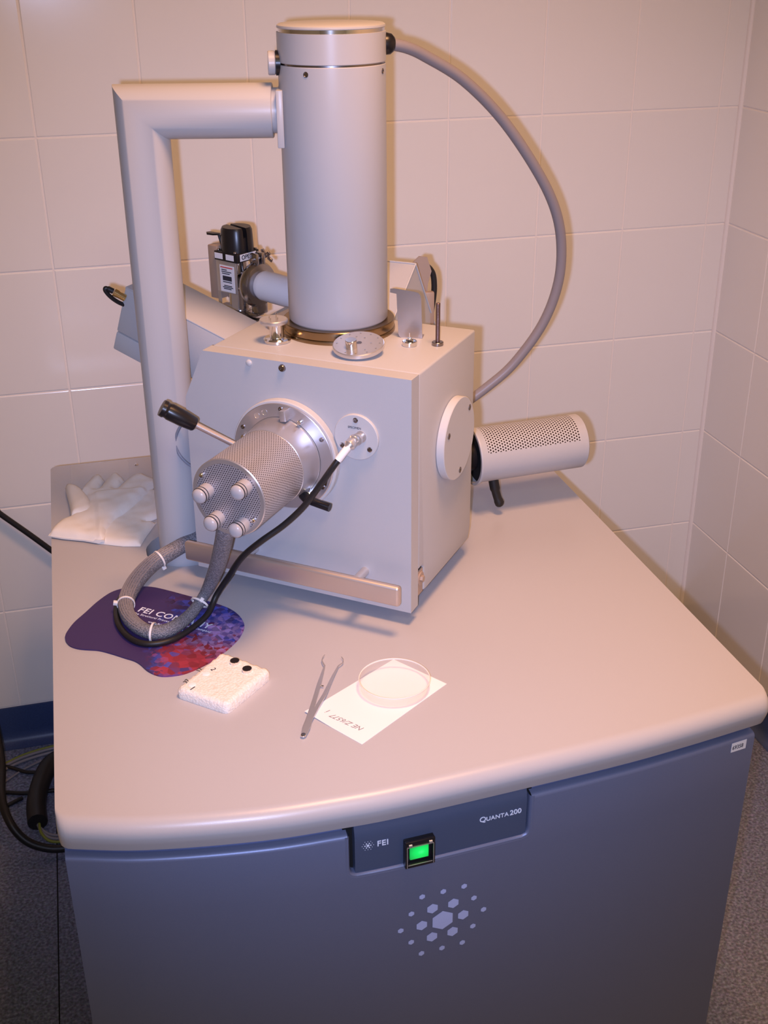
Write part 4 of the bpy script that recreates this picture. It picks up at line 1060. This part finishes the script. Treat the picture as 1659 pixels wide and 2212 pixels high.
# ================================================================== SMALL THINGS ON THE CHAMBER
CT = 1.1503
def lathe_thing(name, label, cat, loc, parts):
    t = thing(name, label, cat, loc)
    for pn, prof, m in parts:
        bm = NB(); add_lathe(bm, prof, None, 40, cap0=True, cap1=False); finish(pn, bm, m, t)
    return t
t = thing('spool_holder', 'shiny metal spool with pins on top, left of the column base', 'sample holder', (0.3062, -0.7785, CT))
bm = NB(); add_lathe(bm, [(0.0185, 0), (0.0193, 0.0008), (0.0190, 0.0045), (0.0172, 0.0062), (0.0105, 0.0066), (0.0100, 0.008), (0.0100, 0.026), (0.0105, 0.0280)], None, 48, True, False); finish('spool_body', bm, 'chrome', t)
bm = NB(); add_lathe(bm, [(0.0085, 0.0275), (0.0192, 0.0280), (0.0197, 0.0290), (0.0197, 0.0325), (0.0185, 0.0335), (0, 0.0335)], Matrix.Translation((-0.004, -0.002, 0)), 48); finish('spool_top', bm, 'steel', t)
for k in range(4):
    a = 0.8+k*PI/2; bm = NB(); cyl(bm, (-0.004+0.007*math.cos(a), -0.002+0.007*math.sin(a), 0.0333), (0, 0, 1), 0.0009, 0.003 if k else 0.007, 8); finish('pin', bm, 'chrome', t)
t = thing('perforated_stub_disc', 'tilted metal sample disc with rows of small holes and a stud', 'sample holder', (0.4030, -0.8620, CT+0.0085))
tl = Matrix.Rotation(math.radians(9), 4, 'X') @ Matrix.Rotation(math.radians(-5), 4, 'Y')
R_ = 0.0350
bm = NB(); add_lathe(bm, [(R_-0.001, 0), (R_, 0.001), (R_, 0.0055), (R_-0.001, 0.0065), (0, 0.0065)], tl, 72); finish('disc', bm, 'steel', t)
bm = NB()
hp = [(0.0290*math.cos(math.radians(a)), 0.0290*math.sin(math.radians(a))) for a in range(10, 370, 30) if a not in (190,)] + [(0.012, 0.012), (0.016, -0.006), (0.004, -0.0215), (0.002, 0.019)]
for x, y in hp: add_lathe(bm, [(0.0013, 0.0066), (0.0012, 0.0070), (0, 0.0070)], tl @ Matrix.Translation((x, y, 0)), 10)
o = finish('stub_holes', bm, 'chrome', t); o['kind'] = 'stuff'
bm = NB(); add_lathe(bm, [(0.0036, 0.0067), (0.0036, 0.0068), (0, 0.0068)], tl @ Matrix.Translation((0.0015, 0.001, 0)), 20); finish('centre_hole', bm, 'screw_dark', t)
bm = NB(); add_lathe(bm, [(0.0078, 0.0065), (0.0078, 0.0175), (0.0072, 0.0180), (0, 0.0180)], tl @ Matrix.Translation((-0.0115, -0.0085, 0)), 32); finish('stud', bm, 'chrome', t)
bm = NB(); add_box(bm, (-0.010, -0.020, -0.0085), (0.010, 0.012, -0.0035), 0.0008); finish('foot', bm, 'steel', t)
t = thing('small_cup_holder', 'tiny shiny cup with upright pin in front of the steel plate', 'sample holder', (0.4785, -0.8480, CT))
bm = NB(); add_lathe(bm, [(0.0095, 0), (0.0102, 0.0008), (0.0102, 0.0062), (0.0095, 0.0070), (0.0080, 0.0066), (0.0075, 0.004), (0, 0.004)], None, 40); finish('cup', bm, 'chrome', t)
bm = NB(); cyl(bm, (0.0, 0, 0.004), (0, 0, 1), 0.0030, 0.007, 16, 0.0005); cyl(bm, (0.0, 0, 0.011), (0, 0, 1), 0.0009, 0.007, 8); finish('pin', bm, 'chrome', t)
t = thing('threaded_rod_holder', 'upright dark threaded rod on a round knurled foot', 'rod', (0.5160, -0.8570, CT))
bm = NB(); add_lathe(bm, [(0.0073, 0), (0.0080, 0.0006), (0.0080, 0.0046), (0.0073, 0.0052), (0, 0.0052)], None, 32); finish('foot', bm, 'screw_dark', t)
bm = NB(); cyl(bm, (0, 0, 0.005), (0, 0, 1), 0.0031, 0.0545, 16, 0.0006); finish('rod', bm, 'threaded_steel', t)
# bent sheet steel plate standing on the chamber
t = thing('bent_steel_plate', 'upright brushed steel plate with a tab, standing right of the column', 'plate', (0.4885, -0.8150, CT))
dpl = Vector((0.4992-0.4764, -0.8368+0.7933, 0)).normalized()
dpl = Vector((0.90, -0.436, 0)).normalized()
Mp = frame((0, 0, 0), dpl, (0, 0, 1)) @ Matrix.Rotation(math.radians(2), 4, 'Z')
bm = NB(); add_prism(bm, [(-0.0165, 0.006), (-0.0145, 0.0015), (-0.010, 0.0), (0.0175, 0.0), (0.0175, 0.056), (0.0165, 0.061), (0.0135, 0.0645), (0.009, 0.0660), (-0.020, 0.0705), (-0.0255, 0.0700), (-0.0260, 0.0650), (-0.0170, 0.0630)], -0.0006, 0.0006, Mp); finish('blade', bm, 'brushed', t)
bm = NB(); add_box(bm, (0.003, -0.0002, -0.0155), (0.0175, 0.001, 0.0), 0.0003, M=Mp); finish('foot', bm, 'brushed', t)
# ================================================================== ON THE TABLE
def pts_thing(name, label, cat, bm, m, loc, **k): return tag(finish(name, bm, m, None, loc=loc, **k), label, cat)
def nz(x, y, s, a): return a*noise.noise(Vector((x*s, y*s, 1.7)))
GA = [(-0.0498, -0.5678), (-0.0263, -0.5826), (0.0048, -0.5982), (0.0236, -0.6108), (0.0373, -0.6167), (0.0442, -0.5795), (0.0585, -0.5451), (0.082, -0.5164), (0.1052, -0.4773), (0.1251, -0.4401), (0.1363, -0.4213), (0.1348, -0.4036), (0.1275, -0.3965), (0.1179, -0.3812), (0.1065, -0.3754), (0.0941, -0.3846), (0.0838, -0.3975), (0.0655, -0.4300), (0.0822, -0.3880), (0.0738, -0.3636), (0.062, -0.3629), (0.0500, -0.3860), (0.0345, -0.4225), (0.0478, -0.3780), (0.0440, -0.3610), (0.0369, -0.3548), (0.0268, -0.3656), (0.0143, -0.3944), (0.0051, -0.416), (0.013, -0.4373), (0.0170, -0.4671), (0.0130, -0.4957), (-0.0100, -0.5120), (-0.0128, -0.5164), (-0.0291, -0.5249), (-0.0418, -0.547)]
THUMB = [(0.0241, -0.5000), (0.0200, -0.4600), (0.0097, -0.4221), (0.0007, -0.4042), (-0.0086, -0.3957), (-0.02, -0.392), (-0.0181, -0.419), (-0.015, -0.4528), (-0.0131, -0.4853), (-0.0128, -0.5200), (0.006, -0.524), (0.020, -0.515)]
GB_ = [(0.0076, -0.5841), (0.0261, -0.6096), (0.0483, -0.6218), (0.0653, -0.6306), (0.092, -0.638), (0.1019, -0.6104), (0.1195, -0.5692), (0.1240, -0.5600), (0.1060, -0.5560), (0.1245, -0.5450), (0.1357, -0.5301), (0.1416, -0.4629), (0.1361, -0.4331), (0.1152, -0.4316), (0.0826, -0.4927), (0.0439, -0.5264)]
def dome(d, h, w): 
    t_ = min(1, d/w); return h*math.sqrt(max(0, 1-(1-t_)**2))
gb = thing('cotton_glove', 'white cotton glove lying underneath, cuff towards the round grey pipe', 'glove', (0.08, -0.55, ZT), group='pair of white cotton gloves')
bm = NB(); add_pillow(bm, GB_, 0.005, lambda x, y, d: ZT+0.0015+dome(d, 0.0075, 0.016)+nz(x, y, 60, 0.0014)*min(1, d/0.01), lambda x, y, d: ZT+0.0006, 0)
bmesh.ops.translate(bm, verts=bm.verts, vec=-Vector((0.08, -0.55, ZT))); finish('glove_fabric', bm, 'glove_cotton', gb, angle=70)
ga = thing('cotton_glove', 'white cotton glove lying on top with the thumb spread to the left', 'glove', (0.03, -0.5, ZT), group='pair of white cotton gloves')
GO = Vector((0.03, -0.5, ZT))
def ztopA(x, y, d):
    base = ZT + 0.0065 + dome(d, 0.0125, 0.017)
    cuff = max(0, min(1, (-0.50-y)/0.08)); base -= cuff*0.004
    if x > 0.03 and y < -0.45: base += 0.003
    return base + nz(x, y, 45, 0.0024)*min(1, d/0.008)
bm = NB(); add_pillow(bm, GA, 0.0045, ztopA, lambda x, y, d: ZT+(0.0012 if x < 0.02 else 0.0050)+0.004*max(0, min(1, (0.012-d)/0.012))*(1 if y < -0.55 else 0.3), 0)
bmesh.ops.translate(bm, verts=bm.verts, vec=-GO); finish('glove_fabric', bm, 'glove_cotton', ga, angle=70)
bm = NB(); add_pillow(bm, THUMB, 0.004, lambda x, y, d: ZT+0.010+dome(d, 0.0125, 0.016)+nz(x, y, 50, 0.0015)*min(1, d/0.008), lambda x, y, d: ZT+0.003, 0)
bmesh.ops.translate(bm, verts=bm.verts, vec=-GO); finish('thumb', bm, 'glove_cotton', ga, angle=70)
bm = NB(); thin_sheet = [(-0.0098, -0.2770), (0.0945, -0.2770), (0.0905, -0.4800), (-0.0100, -0.5100)]
add_prism(bm, thin_sheet, ZT+0.0002, ZT+0.0005); pts_thing('pale_sheet', 'flat, mostly transparent pale sheet under the fingers of the gloves', 'thin_sheet', bm, 'pale_film', (0.04, -0.38, ZT))  # thin, mostly transparent pale sheet laid on the tabletop
bm = NB(); add_lathe(bm, [(0.0035, 0), (0.0038, 0.0010), (0.0030, 0.0020), (0.0020, 0.0022), (0.0018, 0.0040), (0, 0.0045)], Matrix.Translation((0.1084, -0.306, ZT)), 20); pts_thing('small_screw', 'tiny chrome screw standing near the back edge of the table beside the pipe', 'screw', bm, 'chrome', (0.1084, -0.306, ZT))

PAD = [(-0.0288, -0.8877), (-0.0262, -0.8751), (-0.0156, -0.8508), (0.0004, -0.8273), (0.0187, -0.7999), (0.0391, -0.7776), (0.0592, -0.7699), (0.0772, -0.7703), (0.0984, -0.777), (0.1189, -0.7922), (0.1438, -0.8142), (0.1683, -0.8358), (0.1922, -0.8589), (0.2057, -0.8771), (0.2135, -0.8969), (0.2164, -0.9185), (0.2131, -0.9346), (0.2033, -0.9551), (0.1908, -0.9712), (0.179, -0.9838), (0.1639, -0.9984), (0.1443, -1.0114), (0.1239, -1.0208), (0.1077, -1.0223), (0.0936, -1.0199), (0.0831, -1.012), (0.0744, -0.9997), (0.0675, -0.9842), (0.0602, -0.9729), (0.0479, -0.9618), (0.0309, -0.9461), (0.0151, -0.9338), (-0.001, -0.9272), (-0.0123, -0.9215), (-0.0219, -0.9124), (-0.0274, -0.8996)]
PC = Vector((0.095, -0.89, ZT))
PADS = spline(PAD + [PAD[0]], 4)[:-1]
pad = thing('mouse_mat', 'purple, blue and red printed mouse mat with company lettering', 'mouse mat', PC)
bm = NB(); add_prism(bm, [(x-PC.x, y-PC.y) for x, y in PADS], 0.0, 0.0022); finish('mat_sheet', bm, 'mat_print', pad)
a0_ = Vector((0.0735, -0.8405)); a1_ = Vector((0.1725, -0.9205)); dx_ = (a1_-a0_).normalized()
def pad_text(s, p, size, **k):
    M = Matrix(((dx_.x, -dx_.y, 0, p[0]-PC.x), (dx_.y, dx_.x, 0, p[1]-PC.y), (0, 0, 1, 0.0023), (0, 0, 0, 1)))
    return text_obj('lettering', s, size, 'text_white', M, pad, extrude=0.0001, **k)
pad_text('FEI COMPANY', (0.0725, -0.8430), 0.0178, bold=0.00025, space=1.08, xs=1.0)
pad_text('The Structural Process Management Company', (0.0655, -0.8478), 0.0066, space=1.05)
pad_text('www.feicompany.com', (0.0850, -0.8785), 0.0064, space=1.02)

# polystyrene block
FQ = [(0.1066, -1.071), (0.1752, -1.0007), (0.2311, -1.0614), (0.1649, -1.1259)]
def rc(poly, r, n=4):
    out = []
    for i in range(len(poly)):
        p = Vector(poly[i]); a = (Vector(poly[i-1])-p).normalized(); b = (Vector(poly[(i+1) % len(poly)])-p).normalized()
        for k in range(n+1):
            t_ = k/n; out.append(tuple((p+a*r)*(1-t_)**2 + p*2*t_*(1-t_) + (p+b*r)*t_*t_))
    return out
FP = [(x, y) for x, y in rc(FQ, 0.008)]
bm = NB(); add_pillow(bm, list(reversed(FP)), 0.004, lambda x, y, d: ZT+0.0105+dome(d, 0.0045, 0.005)+nz(x, y, 140, 0.0006), lambda x, y, d: ZT+0.0002, 0)
foam = pts_thing('polystyrene_block', 'white polystyrene block with pencilled numbers holding two round samples', 'foam block', bm, 'polystyrene', (0.17, -1.065, ZT), angle=60)
def mark(s, p, ang, size):
    M = Matrix.Translation((p[0]-0.17, p[1]+1.065, 0.0153)) @ Matrix.Rotation(ang, 4, 'Z')
    text_obj('pen_mark', s, size, 'ink', M, foam, extrude=0.0002)
mark('17', (0.1400, -1.0440), 0.9, 0.0085); mark('2', (0.1545, -1.0410), -1.2, 0.0100); mark('37', (0.1210, -1.0655), 0.9, 0.0085); mark('1', (0.1225, -1.0785), -0.9, 0.0120)
for k, (x, y) in enumerate(((0.1479, -1.0493), (0.1279, -1.0694))):
    bm = NB(); add_lathe(bm, [(0.0058, 0.0143), (0.0048, 0.0156), (0.0030, 0.0160), (0, 0.0161)], Matrix.Translation((x-0.17, y+1.065, 0)), 24); finish('dimple', bm, 'paper', foam)
for k, (x, y) in enumerate(((0.1876, -1.0351), (0.2004, -1.058))):
    t = thing('sample_stub', ('black-topped metal sample stub, the one nearer the mouse mat', 'black-topped metal sample stub, the one nearer the tweezers')[k], 'sample stub', (x, y, ZT+0.0148), group='sample stubs in the foam block')
    bm = NB(); add_lathe(bm, [(0.0062, -0.001), (0.0063, 0.0042), (0.0058, 0.0046)], None, 32); finish('stub_body', bm, 'chrome', t)
    bm = NB(); add_lathe(bm, [(0.0060, 0.0046), (0.0060, 0.0050), (0, 0.0050)], None, 32); finish('carbon_pad', bm, 'carbon_pad', t)

# paper with pencilled note
PQ = [(0.3119, -1.2285), (0.4479, -1.1339), (0.3964, -1.0601), (0.2581, -1.1468)]
bm = NB(); add_pillow(bm, PQ, 0.008, lambda x, y, d: ZT+0.0006+0.0022*max(0, min(1, (0.285-x)/0.03)), lambda x, y, d: ZT+0.0002+0.0022*max(0, min(1, (0.285-x)/0.03)), 0)
note = pts_thing('paper_note', 'white paper slip with faint pencil writing under the petri dish', 'paper', bm, 'paper', (0.35, -1.145, ZT))
tp0 = Vector((0.3020, -1.2030)); tp1 = Vector((0.2760, -1.1560))
dt = Vector((0.3165, -1.2030))-Vector((0.2750, -1.1500)); dt.normalize()
def ntext(s, p, size, ang):
    M = Matrix.Translation((p[0]-0.35, p[1]+1.145, 0.0008)) @ Matrix.Rotation(ang, 4, 'Z')
    text_obj('pencil_writing', s, size, 'pencil', M, note, extrude=0.00005, shear=0.3)
angn = math.atan2(-dt.y, -dt.x)
ntext('NE Z/6577', (0.3225, -1.1985), 0.0110, angn)
ntext('i', (0.2905, -1.1520), 0.0130, angn)

# petri dish
pd = thing('petri_dish', 'round clear petri dish standing on the paper slip', 'dish', (0.3803, -1.1245, ZT+0.0007))
bm = NB(); add_lathe(bm, [(0, 0), (0.0445, 0), (0.0455, 0.0008), (0.0458, 0.0132), (0.0452, 0.0138), (0.0443, 0.0134), (0.0440, 0.0020), (0.0430, 0.0014), (0, 0.0014)], None, 96, False, False); finish('dish_base', bm, 'clear_plastic', pd, angle=50)
bm = NB(); add_lathe(bm, [(0.0450, 0.0136), (0.0462, 0.0138), (0.0464, 0.0146), (0.0458, 0.0152), (0.0450, 0.0148), (0.0450, 0.0136)], None, 96, False, False); finish('rim', bm, 'clear_rim', pd)

# tweezers
tw = thing('tweezers', 'steel tweezers with curved hooked tips leaning over the paper corner', 'tweezers', (0.247, -1.196, ZT))
TO = Vector((0.247, -1.196, ZT))
def blade(bm, pts, ws, th):
    rings = []
    P = [Vector(p) for p in pts]
    for i, p in enumerate(P):
        t_ = (P[min(i+1, len(P)-1)]-P[max(0, i-1)]).normalized(); s = t_.cross(Vector((0, 0, 1))).normalized(); u_ = s.cross(t_)
        w = ws[i]; rings.append([bm.verts.new(p+s*a*w+u_*b*th) for a, b in ((-1, -1), (1, -1), (1, 1), (-1, 1))])
    for A, B in zip(rings, rings[1:]):
        for k in range(4): bm.faces.new((A[k], A[(k+1) % 4], B[(k+1) % 4], B[k]))
    bm.faces.new(list(reversed(rings[0]))); bm.faces.new(rings[-1])
for pts_, nm in (([(0.2470, -1.1960, .0030), (0.2525, -1.1820, .0035), (0.2580, -1.1690, .0040), (0.2740, -1.1300, .0050), (0.2868, -1.0978, .0055), (0.2975, -1.0710, .0050), (0.3031, -1.0567, .0045), (0.3022, -1.0480, .0042), (0.3023, -1.0424, .0040), (0.3050, -1.0350, .0035), (0.3091, -1.0287, .0030)], 'blade'),
                 ([(0.2480, -1.1962, .0044), (0.2545, -1.1822, .0050), (0.2600, -1.1700, .0056), (0.2750, -1.1450, .0058), (0.2891, -1.1225, .0060), (0.3080, -1.0850, .0055), (0.3207, -1.0616, .0045), (0.3260, -1.0575, .0042), (0.3288, -1.0544, .0040), (0.3305, -1.0470, .0035), (0.3295, -1.0393, .0030)], 'blade')):
    bm = NB(); q = [(p[0]-TO.x, p[1]-TO.y, p[2]) for p in pts_]
    blade(bm, q, [0.0030, 0.0042, 0.0034, 0.0026, 0.0026, 0.0016, 0.0008, 0.0006, 0.0005, 0.0004, 0.0002], 0.0006); finish(nm, bm, 'steel', tw)
bm = NB(); cyl(bm, (0.0, 0.0, 0.0020), (0, 0, 1), 0.0034, 0.0032, 20, 0.0006); finish('rivet_end', bm, 'chrome', tw)
bm = NB(); cyl(bm, (0.2868-TO.x, -1.0978-TO.y, 0.0030), (0.9, -0.4, 0), 0.0011, 0.006, 12); finish('stop_pin', bm, 'chrome', tw)

# ================================================================== LEFT OF THE CONSOLE
bm = NB(); add_box(bm, (-0.75, -1.05, 0.0), (-0.247, -0.50, 0.25), 0.006)
cab = tag(finish('equipment_box', bm, 'equipment_grey', None, loc=(-0.47, -1.0, 0)), 'low grey equipment box at the left picture edge on the floor', 'equipment')
bm = NB(); add_tube(bm, spline([(-0.2974, -0.02, 0.705), (-0.1874, -0.02, 0.608), (-0.1719, -0.02, 0.5878), (-0.1233, -0.02, 0.5357), (-0.0777, -0.02, 0.485), (-0.0200, -0.02, 0.42), (0.02, -0.02, 0.34), (0.03, -0.02, 0.1), (0.05, -0.03, 0.008)], 8), 0.0062, 12)
pts_thing('wall_cable', 'black cable running down the tiled wall behind the console', 'cable', bm, 'black_rubber', (-0.12, -0.02, 0.53))
def floor_cable(label, pts_, r, m, cat='cable', grp=None):
    bm = NB(); add_tube(bm, spline(pts_, 8), r, 12)
    o = tag(finish('floor_cable', bm, m, None, loc=pts_[0]), label, cat, grp); return o
floor_cable('thick black cable curving up from the floor at the left edge', [(-0.245, -0.13, 0.20), (-0.2320, -0.2246, 0.12), (-0.2310, -0.3219, 0.10), (-0.2180, -0.3731, 0.075), (-0.1944, -0.3973, 0.045), (-0.1612, -0.408, 0.025), (-0.1175, -0.4112, 0.015), (-0.03, -0.405, 0.012)], 0.0085, 'black_rubber')
floor_cable('wide black ribbed hose hanging down beside the console cabinet', [(-0.06, -0.12, 0.05), (-0.11, -0.1384, 0.04), (-0.1374, -0.1484, 0.035), (-0.1542, -0.177, 0.032), (-0.1685, -0.2295, 0.028), (-0.1728, -0.2801, 0.027), (-0.1700, -0.3300, 0.026)], 0.0205, 'black_rubber')
for k, (dx, dy, m, lb) in enumerate(((0.0, 0.0, 'hose_plastic', 'upper pale wire coming out of the black ribbed hose'), (0.002, -0.010, 'hose_plastic', 'middle pale wire coming out of the black ribbed hose'), (0.004, -0.020, 'green_wire', 'yellow-green wire coming out of the black ribbed hose'))):
    floor_cable(lb, [(-0.172+dx, -0.318+dy*0.3, 0.022), (-0.1674+dx, -0.3346+dy, 0.016), (-0.1442, -0.3529+dy, 0.0055), (-0.10, -0.360+dy, 0.0045), (-0.03, -0.360+dy, 0.004)], 0.0030, m)
for k, (z, dy, m, lb) in enumerate(((0.0045, 0.0, 'hose_plastic', 'pale cable nearest the baseboard'), (0.0045, -0.0140, 'hose_plastic', 'second pale cable from the baseboard'), (0.0035, 0.009, 'green_wire', 'thin green and yellow earth wire lying against the baseboard'))):
    floor_cable(lb, [(-0.30, -0.110+dy*2, z), (-0.2478, -0.0924+dy, z), (-0.2028, -0.0693+dy, z), (-0.1414, -0.055+dy, z), (-0.06, -0.050+dy, z)], 0.0034, m)
floor_cable('single grey wire lying diagonally across the floor', [(-0.30, -0.205, 0.003), (-0.2415, -0.1457, 0.003), (-0.1946, -0.108, 0.003), (-0.142, -0.085, 0.003), (-0.06, -0.075, 0.003)], 0.0024, 'hose_plastic')
floor_cable('thin black cable sagging between the left edge and the console', [(-0.30, -0.075, 0.010), (-0.2386, -0.0987, 0.006), (-0.193, -0.1302, 0.0055), (-0.1412, -0.1400, 0.010), (-0.09, -0.140, 0.03)], 0.0042, 'black_rubber')
floor_cable('straight black cable crossing to the ribbed hose', [(-0.30, -0.178, 0.006), (-0.2457, -0.1868, 0.006), (-0.1921, -0.2037, 0.006), (-0.08, -0.2137, 0.006)], 0.0045, 'black_rubber')
floor_cable('short black cable slanting below the straight one', [(-0.30, -0.262, 0.0055), (-0.2416, -0.2361, 0.0055), (-0.2050, -0.2161, 0.0055)], 0.0045, 'black_rubber')
